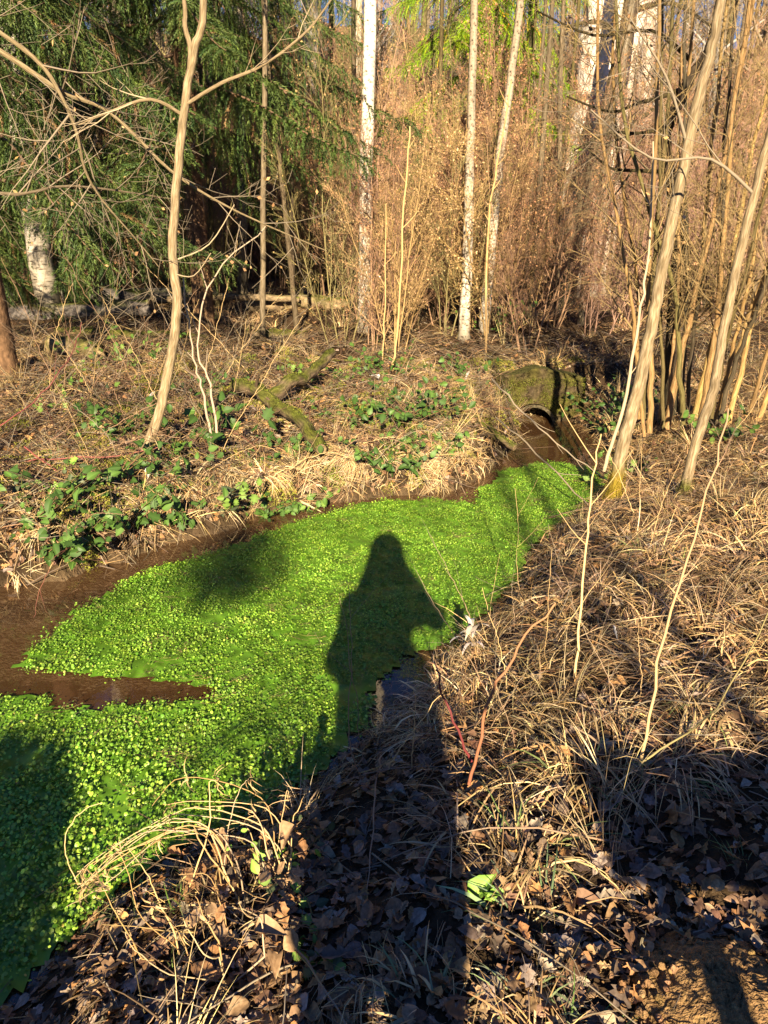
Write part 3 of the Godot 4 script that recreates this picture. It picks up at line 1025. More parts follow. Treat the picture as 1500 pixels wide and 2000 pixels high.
func stalk(called: String, label: String, pts: Array, r0: float, r1: float, c0: Color, c1: Color, side := 0, group := "", cat := "plant stalk") -> Node3D:
	var a := spline(V(pts), 5)
	var base := a[0]
	var o := thing(called, label, cat, base, 0.0, group)
	var p := PackedVector3Array()
	for q in a: p.append(q - base)
	p.insert(0, -(p[1] - p[0]) * 1.2)
	for k in range(2, p.size()): p[k] += rand_dir() * minf(r0 * 1.4, 0.012)
	var mb := MB.new()
	mb.tube(p, taper(p.size(), r0, r1), 6, c0, c1)
	part(o, "stem", mb.mesh(), M.twig)
	for k in side:
		var f := lerpf(0.35, 0.95, (k + 0.5) / side)
		var i := mini(int(f * (p.size() - 1)), p.size() - 2)
		var d := (p[i + 1] - p[i]).normalized()
		d = d.rotated(d.cross(rand_dir()).normalized(), R.randf_range(0.5, 0.9))
		var q := walk(p[i], d, R.randf_range(0.1, 0.28), 4, 0.12, 0.08)
		var sb := MB.new()
		sb.tube(q, taper(5, r1 * 0.9, r1 * 0.4), 4, c1, c1)
		part(o, "side_shoot", sb.mesh(), M.twig)
	return o

# a lying, mossy log or pole
func log_(label: String, pts: Array, r0: float, r1: float, c0: Color, c1: Color, moss: float, group := "mossy wood by the brook", called := "mossy_log") -> Node3D:
	var a := spline(V(pts), 6)
	var base := a[0]
	var o := thing(called, label, "log", base, 0.0, group)
	var p := PackedVector3Array()
	for q in a: p.append(q - base + rand_dir() * r0 * 0.2)
	var mb := MB.new()
	mb.tube(p, taper(p.size(), r0, r1), 10, c0, c1, 0.12, R)
	for k in mb.v.size():
		var up := mb.n[k].y
		var w := clampf((up + fine.get_noise_3dv(mb.v[k] * 2.0) * 1.4 + moss - 0.5) * 1.6, 0.0, 1.0)
		mb.c[k] = mb.c[k].lerp(vary(Color(0.14, 0.145, 0.025), 0.3), w)
	part(o, "wood", mb.mesh(), M.bark)
	if moss > 0.5:
		for k in 3:
			var i := 1 + R.randi() % (p.size() - 2)
			var q := walk(p[i], Vector3(R.randf_range(-1, 1), 0.5, R.randf_range(-0.4, 1)), R.randf_range(0.08, 0.3), 3, 0.2, 0.0)
			var sb := MB.new()
			sb.tube(q, taper(4, r1 * 0.4, r1 * 0.2), 6, c0, c1)
			part(o, "stub", sb.mesh(), M.bark)
	for e in [[0, 1, r0], [p.size() - 1, p.size() - 2, r1]]:
		var d: Vector3 = (p[e[0]] - p[e[1]]).normalized()
		var cut := MB.new()
		cut.tube(PackedVector3Array([p[e[0]] - d * 0.01, p[e[0]] + d * 0.004]), PackedFloat32Array([e[2] * 0.93, e[2] * 0.9]), 10, Color(0.4, 0.28, 0.15), Color(0.42, 0.3, 0.16), 0.05, R, true)
		part(o, "cut_face", cut.mesh(), M.bark)
	if moss > 0.3:
		var tf := MB.new()
		for k in int(1400 * moss):
			var f := R.randf() * (p.size() - 1.001)
			var i := int(f)
			var d := (p[i + 1] - p[i]).normalized()
			var out := (Vector3.UP + rand_dir() * 0.9).normalized()
			out = (out - d * out.dot(d)).normalized()
			var q := p[i].lerp(p[i + 1], f - i) + out * lerpf(r0, r1, f / p.size()) * 0.97
			if fine.get_noise_3dv(q * 2.0) + moss - 0.35 < 0.0: continue
			var c := vary(Color(0.15, 0.17, 0.025), 0.45)
			tf.blade(q, out + rand_dir() * 0.6, R.randf_range(0.008, 0.022), 0.006, 0.6, 2, c * 0.7, c * 1.25)
		part(o, "moss", tf.mesh(), M.moss).set_meta("kind", "stuff")
	return o

# ------------------------------------------------------------------ built things
func box(mb: MB, a: Vector3, b: Vector3, col: Color, ch := 0.006) -> void:
	# a chamfered box between two corners
	var lo := a.min(b)
	var hi := a.max(b)
	var mid := (lo + hi) * 0.5
	var ext := (hi - lo) * 0.5
	for ax in 3:
		for s in [-1.0, 1.0]:
			var u := (ax + 1) % 3
			var w := (ax + 2) % 3
			var nn := Vector3.ZERO
			nn[ax] = s
			var ids := []
			for o in [[-1, -1], [1, -1], [1, 1], [-1, 1]]:
				var p := mid
				p[ax] += s * ext[ax]
				p[u] += o[0] * (ext[u] - ch)
				p[w] += o[1] * (ext[w] - ch)
				ids.append(mb.vert(p, nn, col))
			if s > 0: mb.quad(ids[0], ids[3], ids[2], ids[1])
			else: mb.quad(ids[0], ids[1], ids[2], ids[3])
	for ax in 3:
		var u := (ax + 1) % 3
		var w := (ax + 2) % 3
		for o in [[-1, -1], [1, -1], [1, 1], [-1, 1]]:
			var nn := Vector3.ZERO
			nn[u] = o[0] * 0.7071; nn[w] = o[1] * 0.7071
			var ids := []
			for e in [[-1, 0], [1, 0], [1, 1], [-1, 1]]:
				var p := mid
				p[ax] += e[0] * (ext[ax] - ch)
				p[u] += o[0] * (ext[u] - (ch if e[1] == 0 else 0.0))
				p[w] += o[1] * (ext[w] - (0.0 if e[1] == 0 else ch))
				ids.append(mb.vert(p, nn, col))
			if o[0] * o[1] > 0: mb.quad(ids[0], ids[1], ids[2], ids[3])
			else: mb.quad(ids[0], ids[3], ids[2], ids[1])

func build_culvert() -> void:
	R.seed = 909
	var o := thing("culvert_headwall", "low mossy stone headwall with a round drain mouth at the far end of the brook", "culvert", Vector3(1.71, 0, -8.32))
	var mb := MB.new()
	var nx := 34
	var ny := 26
	var grid := []
	for j in ny + 1:
		for i in nx + 1:
			var x := lerpf(-0.42, 0.62, float(i) / nx)
			var y := lerpf(-0.28, 0.52, float(j) / ny)
			var e := 0.0
			var ed := minf(minf(i, nx - i) * 0.5, ny - j) / 4.0
			if ed < 1.0: e = -0.16 * pow(1.0 - ed, 2.0)
			if j > ny / 2: y += (fine.get_noise_2d(x * 0.35, 3.0) * 0.12 - 0.1 * pow(absf(x - 0.1) * 1.5, 2.0)) * (y / 0.52)
			var w := clampf(fine.get_noise_2d(x * 1.4, y * 1.4) * 1.3 + 0.55 + y * 0.2, 0.0, 1.0)
			var c := Color(0.13, 0.095, 0.055).lerp(Color(0.12, 0.105, 0.03), w)
			if y < 0.1: c = c.lerp(Color(0.09, 0.065, 0.04), clampf((0.1 - y) * 5.0, 0.0, 1.0))
			grid.append(mb.vert(Vector3(x, y, e + fine.get_noise_2d(x * 2.0, y * 2.0 + 9.0) * 0.035), (Vector3(fine.get_noise_2d(x * 3.0, y * 3.0), fine.get_noise_2d(y * 3.0, x * 3.0 + 5.0), 1.0)).normalized(), vary(c, 0.15)))
	for j in ny:
		for i in nx:
			var a: Vector3 = mb.v[grid[j * (nx + 1) + i]]
			if Vector2(a.x + 0.02, a.y + 0.06 + 0.02).length() < 0.24: continue
			var p := j * (nx + 1) + i
			mb.quad(grid[p], grid[p + nx + 1], grid[p + nx + 2], grid[p + 1])
	# its top runs back into the bank
	for i in nx:
		var p: int = ny * (nx + 1) + i
		var a := mb.v[grid[p]]
		var b := mb.v[grid[p + 1]]
		var id := []
		for q in [a, b, b + Vector3(0, -0.03, -0.4), a + Vector3(0, -0.03, -0.4)]: id.append(mb.vert(q, Vector3.UP, Color(0.16, 0.15, 0.045)))
		mb.quad(id[0], id[3], id[2], id[1])
	part(o, "wall", mb.mesh(), M.stone)
	# the concrete pipe: outer and inner skin and the rim between them
	var pipe := MB.new()
	for s in [[0.265, 1.0], [0.23, -1.0]]:
		var first := pipe.v.size()
		for k in 2:
			for q in 25:
				var an := TAU * q / 24.0
				var d := Vector3(cos(an), sin(an), 0)
				pipe.vert(d * s[0] + Vector3(0, -0.06, 0.05 - k * 1.3), d * s[1], Color(0.2, 0.17, 0.11))
		for q in 24:
			if s[1] > 0: pipe.quad(first + q, first + q + 25, first + q + 26, first + q + 1)
			else: pipe.quad(first + q, first + q + 1, first + q + 26, first + q + 25)
	var rim := pipe.v.size()
	for s in [0.23, 0.265]:
		for q in 25:
			var an := TAU * q / 24.0
			pipe.vert(Vector3(cos(an), sin(an), 0) * s + Vector3(0, -0.06, 0.05), Vector3(0, 0, 1), Color(0.16, 0.13, 0.08))
	for q in 24: pipe.quad(rim + q, rim + q + 1, rim + 26 + q, rim + 25 + q)
	part(o, "pipe", pipe.mesh(), M.stone)
	var tf := MB.new()
	for k in 2600:
		var q := Vector3(R.randf_range(-0.38, 0.58), R.randf_range(0.1, 0.5), 0.0)
		if fine.get_noise_2d(q.x * 1.4, q.y * 1.4) + 0.25 < 0.0 or Vector2(q.x, q.y + 0.06).length() < 0.28: continue
		var c := vary(Color(0.15, 0.16, 0.025), 0.4)
		tf.blade(q, Vector3(0, 0.4, 1) + rand_dir() * 0.6, R.randf_range(0.012, 0.035), 0.007, 1.2, 2, c * 0.7, c * 1.2)
	part(o, "moss", tf.mesh(), M.moss).set_meta("kind", "stuff")

func build_soil_heap() -> void:
	R.seed = 1010
	var mb := MB.new()
	var rings := 30
	var per := 64
	for j in rings + 1:
		for i in per:
			var f := float(j) / rings
			var an := TAU * i / per
			var x := cos(an) * f * 0.33 * (1.0 + 0.15 * sin(an * 3.0 + 1.0))
			var z := sin(an) * f * 0.27
			var h := 0.1 * (1.0 + cos(PI * f)) * 0.5 + fine.get_noise_2d(x * 9.0, z * 9.0) * 0.018 * (1.0 - f) + R.randf_range(-0.0025, 0.0025) * (1.0 - f * 0.3)
			var p := on(0.8 + x, -1.15 + z, h - 0.01 * f)
			mb.vert(p - on(0.8, -1.15), (Vector3(x, 0.25, z) + rand_dir() * 0.12).normalized(), vary(Color(0.45, 0.27, 0.12), 0.15))
	for j in rings:
		for i in per:
			var q := (i + 1) % per
			mb.quad(j * per + i, (j + 1) * per + i, (j + 1) * per + q, j * per + q)
	var o := thing("soil_heap", "low heap of crumbly orange-brown bare soil at the lower right corner", "soil heap", on(0.8, -1.15))
	part(o, "mound", mb.mesh(), M.sandy_soil)
	var cr := MB.new()
	for k in 420:
		var an := R.randf() * TAU
		var f := R.randf_range(0.4, 1.35)
		var x := cos(an) * f * 0.33
		var z := sin(an) * f * 0.28
		var h := 0.085 * (1.0 + cos(PI * minf(f, 1.0))) * 0.5
		var c := vary(Color(0.42, 0.25, 0.12), 0.35)
		var r := R.randf_range(0.003, 0.011)
		var s := MB.new()
		var q := rand_dir()
		s.tube(PackedVector3Array([-q * r, -q * r * 0.4, q * r * 0.5, q * r]), PackedFloat32Array([r * 0.3, r, r * 0.9, r * 0.2]), 5, c, c, 0.2, R)
		cr.add(s, Transform3D(Basis(), on(0.8 + x, -1.15 + z, h) - on(0.8, -1.15)))
	part(o, "crumbs", cr.mesh(), M.sandy_soil).set_meta("kind", "stuff")

func build_shade_bench() -> void:
	# added unseen just behind the camera, to the photographer's right; its backrest shades the ground at lower right
	var o := thing("shade_bench", "weathered plank bench added behind the camera to shade the ground at lower right", "bench", on(1.3, 0.36))
	var wood := Color(0.2, 0.14, 0.09)
	var bx := func(called: String, a: Vector3, b: Vector3):
		var mb := MB.new()
		box(mb, a, b, wood)
		part(o, called, mb.mesh(), M.bark)
	for s in [-0.55, 0.55]:
		bx.call("leg", Vector3(s - 0.04, -0.15, 0.3), Vector3(s + 0.04, 0.4, 0.38))
		bx.call("leg", Vector3(s - 0.04, -0.15, -0.02), Vector3(s + 0.04, 0.97, 0.06))
		bx.call("rail", Vector3(s - 0.035, 0.402, 0.05), Vector3(s + 0.035, 0.45, 0.4))
	for k in 3: bx.call("seat_plank", Vector3(-0.68, 0.453, 0.075 + k * 0.12), Vector3(0.68, 0.49, 0.185 + k * 0.12))
	bx.call("backrest_plank", Vector3(-0.68, 0.74, 0.063), Vector3(0.68, 0.838, 0.095))
	bx.call("backrest_plank", Vector3(-0.68, 0.842, 0.063), Vector3(0.68, 0.98, 0.095))

# ---- the photographer, standing behind the camera: one skin over a skeleton
func nets(bones: Array, lo: Vector3, hi: Vector3, cell: float, k: float, out: MB) -> void:
	var nx := int((hi.x - lo.x) / cell) + 2
	var ny := int((hi.y - lo.y) / cell) + 2
	var nz := int((hi.z - lo.z) / cell) + 2
	var f := PackedFloat32Array()
	f.resize(nx * ny * nz)
	f.fill(1.0)
	for b in bones:
		var a: Vector3 = b[0]
		var e: Vector3 = b[1]
		var ra: float = b[2]
		var rb: float = b[3]
		var ab := e - a
		var l2 := maxf(ab.length_squared(), 1e-9)
		var m := Vector3.ONE * (maxf(ra, rb) + k * 2.0 + cell)
		var i0 := Vector3i(((a.min(e) - m - lo) / cell).floor()).clamp(Vector3i.ZERO, Vector3i(nx - 1, ny - 1, nz - 1))
		var i1 := Vector3i(((a.max(e) + m - lo) / cell).ceil()).clamp(Vector3i.ZERO, Vector3i(nx - 1, ny - 1, nz - 1))
		for z in range(i0.z, i1.z + 1):
			for y in range(i0.y, i1.y + 1):
				var row := (z * ny + y) * nx
				for x in range(i0.x, i1.x + 1):
					var p := lo + Vector3(x, y, z) * cell
					var t := clampf((p - a).dot(ab) / l2, 0.0, 1.0)
					var d := p.distance_to(a + ab * t) - lerpf(ra, rb, t)
					var was := f[row + x]
					var h := maxf(k - absf(d - was), 0.0) / k
					f[row + x] = minf(d, was) - h * h * k * 0.25
	var id := {}
	for z in nz - 1:
		for y in ny - 1:
			for x in nx - 1:
				var base := (z * ny + y) * nx + x
				var inside := 0
				for c in 8:
					if f[base + (c & 1) + ((c >> 1) & 1) * nx + (c >> 2) * nx * ny] < 0.0: inside += 1
				if inside == 0 or inside == 8: continue
				var sum := Vector3.ZERO
				var n := 0
				for e in [[0, 1], [2, 3], [4, 5], [6, 7], [0, 2], [1, 3], [4, 6], [5, 7], [0, 4], [1, 5], [2, 6], [3, 7]]:
					var c0: int = e[0]
					var c1: int = e[1]
					var v0 := f[base + (c0 & 1) + ((c0 >> 1) & 1) * nx + (c0 >> 2) * nx * ny]
					var v1 := f[base + (c1 & 1) + ((c1 >> 1) & 1) * nx + (c1 >> 2) * nx * ny]
					if (v0 < 0.0) == (v1 < 0.0): continue
					var t := v0 / (v0 - v1)
					sum += Vector3(c0 & 1, (c0 >> 1) & 1, c0 >> 2).lerp(Vector3(c1 & 1, (c1 >> 1) & 1, c1 >> 2), t)
					n += 1
				var p := lo + (Vector3(x, y, z) + sum / n) * cell
				var g := Vector3(f[base + 1] - f[base], f[base + nx] - f[base], f[base + nx * ny] - f[base]) + Vector3(f[base + 1 + nx + nx * ny] - f[base + nx + nx * ny], f[base + 1 + nx + nx * ny] - f[base + 1 + nx * ny], f[base + 1 + nx + nx * ny] - f[base + 1 + nx])
				var best := 1e9
				var col := Color.WHITE
				for b in bones:
					var ab: Vector3 = b[1] - b[0]
					var t := clampf((p - b[0]).dot(ab) / maxf(ab.length_squared(), 1e-9), 0.0, 1.0)
					var d := p.distance_to(b[0] + ab * t) - lerpf(b[2], b[3], t)
					if d < best: best = d; col = b[4]
				id[base] = out.vert(p, g.normalized(), col)
	for base in id:
		var x: int = base % nx
		var y: int = (base / nx) % ny
		var z: int = base / (nx * ny)
		var inn := f[base] < 0.0
		var step := [1, nx, nx * ny]
		var pos := [x, y, z]
		for ax in 3:
			var u: int = (ax + 1) % 3
			var w: int = (ax + 2) % 3
			if pos[u] == 0 or pos[w] == 0: continue
			if (f[base + step[ax]] < 0.0) == inn: continue
			var q := [base, base - step[u], base - step[u] - step[w], base - step[w]]
			if not (id.has(q[1]) and id.has(q[2]) and id.has(q[3])): continue
			if inn: out.quad(id[q[0]], id[q[3]], id[q[2]], id[q[1]])
			else: out.quad(id[q[0]], id[q[1]], id[q[2]], id[q[3]])

func build_photographer() -> void:
	var skin := Color(0.55, 0.33, 0.23)
	var coat := Color(0.05, 0.07, 0.1)
	var jeans := Color(0.06, 0.08, 0.13)
	var boot := Color(0.07, 0.045, 0.03)
	var hat := Color(0.12, 0.12, 0.13)
	var at := on(-0.02, 0.42)
	var o := thing("person", "person in a dark hooded coat and jeans holding up a phone, standing behind the camera", "person", at)
	var k := 1.0
	var hip := 0.92
	var sh := 1.37
	var B := []
	for s in [-1.0, 1.0]:
		B.append([Vector3(s * 0.1, hip, 0.02), Vector3(s * 0.115, 0.5, 0.0), 0.1, 0.07, jeans])
		B.append([Vector3(s * 0.115, 0.5, 0.0), Vector3(s * 0.12, 0.12, 0.03), 0.066, 0.052, jeans])
		B.append([Vector3(s * 0.12, 0.06, 0.05), Vector3(s * 0.14, 0.045, -0.16), 0.055, 0.04, boot])
		B.append([Vector3(s * 0.12, sh, 0.0), Vector3(s * 0.19, sh - 0.04, 0.0), 0.085, 0.085, coat])
		var elbow := Vector3(s * 0.25, sh - 0.29, -0.06) if s < 0.0 else Vector3(0.285, sh - 0.13, -0.12)
		B.append([Vector3(s * 0.18, sh - 0.03, 0.0), elbow, 0.07, 0.056, coat])
		B.append([elbow, Vector3(s * 0.085, sh + 0.09, -0.34), 0.056, 0.042, coat])
		B.append([Vector3(s * 0.11, sh - 0.35, 0.0), Vector3(s * 0.10, 0.8, 0.02), 0.125, 0.125, coat])
	B.append([Vector3(0, sh - 0.03, 0.0), Vector3(0, 0.85, 0.03), 0.15, 0.13, coat])
	B.append([Vector3(0, sh, 0.02), Vector3(0, sh + 0.12, 0.0), 0.075, 0.062, coat])
	var mb := MB.new()
	nets(B, Vector3(-0.42, -0.02, -0.46), Vector3(0.42, 1.5, 0.24), 0.02, 0.05, mb)
	# head with a face, under a hood
	var F := []
	var c := Vector3(0, sh + 0.21, -0.015)
	F.append([c + Vector3(0, 0.03, 0.015), c + Vector3(0, 0.01, 0.03), 0.082, 0.08, skin])
	F.append([c + Vector3(0, -0.03, -0.03), c + Vector3(0, -0.075, -0.05), 0.06, 0.042, skin])
	F.append([c + Vector3(0, -0.02, 0.01), c + Vector3(0, -0.14, 0.02), 0.055, 0.06, skin])
	F.append([c + Vector3(0, 0.01, -0.072), c + Vector3(0, -0.028, -0.096), 0.008, 0.014, skin])
	F.append([c + Vector3(-0.02, -0.058, -0.086), c + Vector3(0.02, -0.058, -0.086), 0.007, 0.007, Color(0.45, 0.18, 0.15)])
	for s in [-1.0, 1.0]:
		F.append([c + Vector3(s * 0.032, 0.012, -0.07), c + Vector3(s * 0.034, 0.012, -0.07), 0.011, 0.011, Color(0.1, 0.07, 0.05)])
		F.append([c + Vector3(s * 0.02, 0.032, -0.076), c + Vector3(s * 0.045, 0.032, -0.068), 0.006, 0.005, Color(0.1, 0.06, 0.04)])
		F.append([c + Vector3(s * 0.085, 0.0, 0.01), c + Vector3(s * 0.085, -0.02, 0.008), 0.016, 0.012, skin])
		F.append([c + Vector3(s * 0.085, 0.03, 0.03), c + Vector3(s * 0.085, -0.12, 0.03), 0.054, 0.058, hat])
	F.append([c + Vector3(0, 0.085, 0.03), c + Vector3(0, 0.02, 0.06), 0.098, 0.105, hat])
	F.append([c + Vector3(0, 0.115, 0.03), c + Vector3(0, 0.12, 0.03), 0.125, 0.118, hat])
	F.append([c + Vector3(0, -0.1, 0.05), c + Vector3(0, -0.15, 0.03), 0.085, 0.09, hat])
	nets(F, c + Vector3(-0.2, -0.29, -0.14), c + Vector3(0.2, 0.26, 0.21), 0.0075, 0.014, mb)
	# hands closed round the phone's edges
	for s in [-1.0, 1.0]:
		var H := []
		var w := Vector3(s * 0.085, sh + 0.115, -0.36)
		H.append([Vector3(s * 0.085, sh + 0.09, -0.34), w + Vector3(-s * 0.006, 0.03, -0.006), 0.03, 0.026, skin])
		H.append([w + Vector3(-s * 0.008, 0.03, -0.006), w + Vector3(-s * 0.02, 0.075, -0.006), 0.027, 0.022, skin])
		for q in 4:
			var y: float = 0.036 + q * 0.0195
			var l: float = [0.8, 1.0, 1.06, 0.92][q]
			var a := w + Vector3(-s * 0.02, y, -0.022)
			var b := w + Vector3(-s * 0.026, y + 0.006, -0.022 - 0.03 * l)
			var e := w + Vector3(-s * (0.026 + 0.024 * l), y + 0.008, -0.024 - 0.03 * l)
			H.append([a, b, 0.0095, 0.0088, skin])
			H.append([b, e, 0.0088, 0.0075, skin])
		H.append([w + Vector3(-s * 0.012, 0.025, 0.008), w + Vector3(-s * 0.034, 0.058, 0.004), 0.013, 0.0105, skin])
		H.append([w + Vector3(-s * 0.034, 0.058, 0.004), w + Vector3(-s * 0.058, 0.08, -0.006), 0.0105, 0.0085, skin])
		nets(H, w + Vector3(-0.09, -0.06, -0.09), w + Vector3(0.09, 0.15, 0.07), 0.0045, 0.008, mb)
	part(o, "body", mb.mesh(), M.cloth)
	var ph := thing("phone", "black phone held up in both hands of the person behind the camera", "phone", at + Vector3(0.02, sh + 0.185, -0.372))
	ph.rotation.x = deg_to_rad(-21.5)
	var pb := MB.new()
	box(pb, Vector3(-0.037, -0.075, -0.004), Vector3(0.037, 0.075, 0.004), Color(0.03, 0.03, 0.035), 0.0015)
	part(ph, "case", pb.mesh(), M.cloth)
	var sb := MB.new()
	box(sb, Vector3(-0.034, -0.071, 0.0042), Vector3(0.034, 0.071, 0.0052), Color(0.01, 0.01, 0.012), 0.0003)
	part(ph, "screen", sb.mesh(), M.black_glass)

# ------------------------------------------------------------------ the scene
func _ready() -> void:
	var cam := Camera3D.new()
	cam.name = "camera"
	cam.position = Vector3(0, 2.15, 0)
	cam.rotation_degrees = Vector3(-21.5, 0, 0)
	cam.fov = 69.4
	cam.near = 0.05; cam.far = 600.0
	add_child(cam)
	cam.current = true
	var env := Environment.new()
	env.background_mode = Environment.BG_SKY
	var sky := ProceduralSkyMaterial.new()
	sky.sky_top_color = Color(0.24, 0.42, 0.75)
	sky.sky_horizon_color = Color(0.72, 0.82, 0.95)
	sky.sky_curve = 0.18
	sky.ground_bottom_color = Color(0.12, 0.1, 0.07)
	sky.ground_horizon_color = Color(0.4, 0.36, 0.3)
	sky.sky_energy_multiplier = 1.0
	env.sky = Sky.new()
	env.sky.sky_material = sky
	env.background_energy_multiplier = 0.29
	env.ambient_light_source = Environment.AMBIENT_SOURCE_SKY
	env.tonemap_mode = Environment.TONE_MAPPER_LINEAR
	env.tonemap_exposure = 3.2
	env.sdfgi_enabled = true; env.ssao_enabled = true; env.ssil_enabled = true
	var we := WorldEnvironment.new()
	we.name = "environment"
	we.environment = env
	add_child(we)
	var sun := DirectionalLight3D.new()
	sun.name = "sun"
	sun.rotation_degrees = Vector3(-23.0, -0.4, 0)
	sun.light_energy = 1.6
	sun.light_color = Color(1.0, 0.925, 0.79)
	sun.light_angular_distance = 0.5
	sun.shadow_enabled = true
	add_child(sun)

	make_materials()
	survey()
	make_dead_leaves()
	build_ground()
	build_culvert()
	build_woods()
	build_thicket()
	build_saplings()
	build_wood_on_ground()
	build_plants()
	build_ground_cover()
	build_leaf_litter()
	build_cress()
	build_near_leaves()
	build_soil_heap()
	build_stalks()
	build_behind()

func build_woods() -> void:
	R.seed = 11
	var white := Color(0.78, 0.74, 0.68)
	trunk_tree("birch_tree", "white birch leaning behind the spruce at the left edge", "birch", [[-5.7, 0.6, -13], [-5.72, 2.4, -13], [-5.65, 4.3, -13], [-5.58, 5.5, -13], [-5.4, 11, -13]], 0.21, 0.12, M.birch_bark, white * 0.62, white * 0.7, "birches beyond the brook")
	trunk_tree("birch_tree", "tall slender white birch left of the middle, rising out of the thicket", "birch", [[-0.3, 0.5, -11.3], [-0.24, 3.0, -11.3], [-0.17, 4.8, -11.3], [0.0, 10, -11.4]], 0.1, 0.075, M.birch_bark, white, white, "birches beyond the brook")
	trunk_tree("birch_tree", "short-looking white birch trunk low in the middle of the thicket", "birch", [[1.17, 0.5, -11], [1.17, 2.1, -11], [1.15, 3.3, -11], [1.12, 6.5, -11.1]], 0.085, 0.04, M.birch_bark, white, DRAB, "birches beyond the brook")
	trunk_tree("birch_tree", "pale leaning birch right of the middle, half hidden by brush", "birch", [[1.5, 0.5, -11.4], [1.56, 1.9, -11.4], [1.63, 3.2, -11.4], [1.74, 4.3, -11.4], [1.9, 7, -11.4]], 0.085, 0.04, M.birch_bark, white * 0.9, DRAB, "birches beyond the brook")
	trunk_tree("grey_tree", "straight grey trunk between the spruce and the slender birch", "tree", [[-1.7, 0.4, -20], [-1.65, 3.7, -20], [-1.68, 6.8, -20], [-1.6, 14, -20]], 0.26, 0.16, M.smooth_bark, Color(0.42, 0.38, 0.36), Color(0.6, 0.56, 0.52))
	trunk_tree("pale_tree", "thin pale trunk just left of the straight grey trunk", "tree", [[-2.6, 0.4, -22], [-2.52, 4.4, -22], [-2.47, 7.3, -22], [-2.3, 14, -22]], 0.15, 0.1, M.smooth_bark, Color(0.6, 0.52, 0.42), Color(0.75, 0.68, 0.58))
	trunk_tree("pale_tree", "thin pale trunk seen through the tips of the spruce boughs", "tree", [[-3.15, 0.5, -17], [-2.95, 3.45, -17], [-2.88, 4.8, -17], [-2.7, 11, -17]], 0.12, 0.07, M.smooth_bark, Color(0.55, 0.46, 0.34), Color(0.7, 0.62, 0.5))
	trunk_tree("pale_tree", "thin pale trunk close to the left of the slender birch", "tree", [[-0.74, 0.6, -19], [-0.68, 4.3, -19], [-0.56, 6.0, -19], [-0.4, 12, -19]], 0.1, 0.06, M.smooth_bark, Color(0.6, 0.5, 0.38), Color(0.7, 0.62, 0.5))
	# the big pale tree on the right, forking near the top of the view
	var big := trunk_tree("pale_forked_tree", "thick white-barked tree forking near the top right, brightest trunk in the wood", "tree", [[4.2, 0.4, -17], [4.13, 1.96, -17], [4.23, 3.64, -17], [4.28, 4.66, -17], [4.28, 5.7, -17]], 0.52, 0.41, M.pale_bark, Color(0.72, 0.66, 0.62), Color(0.85, 0.8, 0.74))
	limb(big, [[4.24, 5.5, -17], [4.1, 6.4, -17], [3.8, 8, -17], [3.5, 11, -17]], 0.26, 0.1, M.pale_bark, Color(0.85, 0.8, 0.74), habit([14, 8], [2.2, 0.9], [0.9, 0.3], 45, DRAB), "fork_limb")
	limb(big, [[4.35, 5.5, -17], [4.6, 6.5, -17], [5.0, 8, -17], [5.3, 11, -17]], 0.24, 0.1, M.pale_bark, Color(0.85, 0.8, 0.74), habit([14, 8], [2.2, 0.9], [0.9, 0.3], 45, DRAB), "fork_limb")
	trunk_tree("pale_tree", "white trunk right behind the thick forked tree", "tree", [[5.0, 0.5, -18], [5.07, 2.5, -18], [5.06, 4.0, -18], [5.14, 5.2, -18], [5.26, 6.4, -18], [5.6, 12, -18]], 0.27, 0.16, M.pale_bark, Color(0.7, 0.62, 0.55), Color(0.8, 0.74, 0.66))
	trunk_tree("pale_tree", "pinkish-white trunk farther right, seen through the hazel stems", "tree", [[6.8, 0.8, -22], [6.83, 2.6, -22], [6.87, 4.4, -22], [6.76, 6.0, -22], [6.7, 12, -22]], 0.25, 0.15, M.pale_bark, Color(0.68, 0.56, 0.48), Color(0.72, 0.62, 0.54))
	var dk := trunk_tree("leaning_dark_tree", "dark mossy trunk leaning to the right across the thick white tree", "tree", [[3.55, 0.5, -15], [3.63, 2.07, -15], [3.87, 3.04, -15], [4.01, 3.88, -15], [4.16, 4.76, -15], [4.25, 5.7, -15], [4.5, 9, -15]], 0.2, 0.12, M.bark, Color(0.14, 0.105, 0.06), Color(0.17, 0.12, 0.075))
	limb(dk, [[3.95, 3.5, -15], [4.4, 3.7, -14.9], [5.0, 4.2, -14.7]], 0.07, 0.03, M.bark, Color(0.13, 0.1, 0.05), habit([8, 6, 3], [1.3, 0.7, 0.3], [0.5, 0.3, 0.1], 50, DRAB * 0.7))
	limb(dk, [[4.2, 5.0, -15], [3.7, 5.3, -14.8], [3.0, 5.2, -14.7]], 0.06, 0.02, M.bark, Color(0.13, 0.1, 0.05), habit([9, 7, 3], [1.3, 0.7, 0.3], [0.5, 0.3, 0.1], 50, DRAB * 0.7))
	limb(dk, [[4.25, 5.5, -15], [4.9, 5.6, -14.9], [5.6, 5.2, -14.7]], 0.06, 0.02, M.bark, Color(0.13, 0.1, 0.05), habit([9, 7, 3], [1.3, 0.7, 0.3], [0.5, 0.3, 0.1], 50, DRAB * 0.7))
	trunk_tree("thin_grey_tree", "thin grey trunk at the right edge of the thicket above the drain", "tree", [[3.13, 0.5, -12], [3.14, 1.65, -12], [3.2, 2.25, -12], [3.4, 5.0, -12], [3.5, 8, -12]], 0.07, 0.04, M.smooth_bark, Color(0.3, 0.25, 0.19), Color(0.34, 0.29, 0.22))
	# spruces
	R.seed = 12
	for k in 5: boughs.append(spruce_bough(2.6, [0.8, 1.3, 0.6, 1.0, 1.5][k]))
	var keep := func(tip: Vector3) -> bool: return tip.z < -6.2
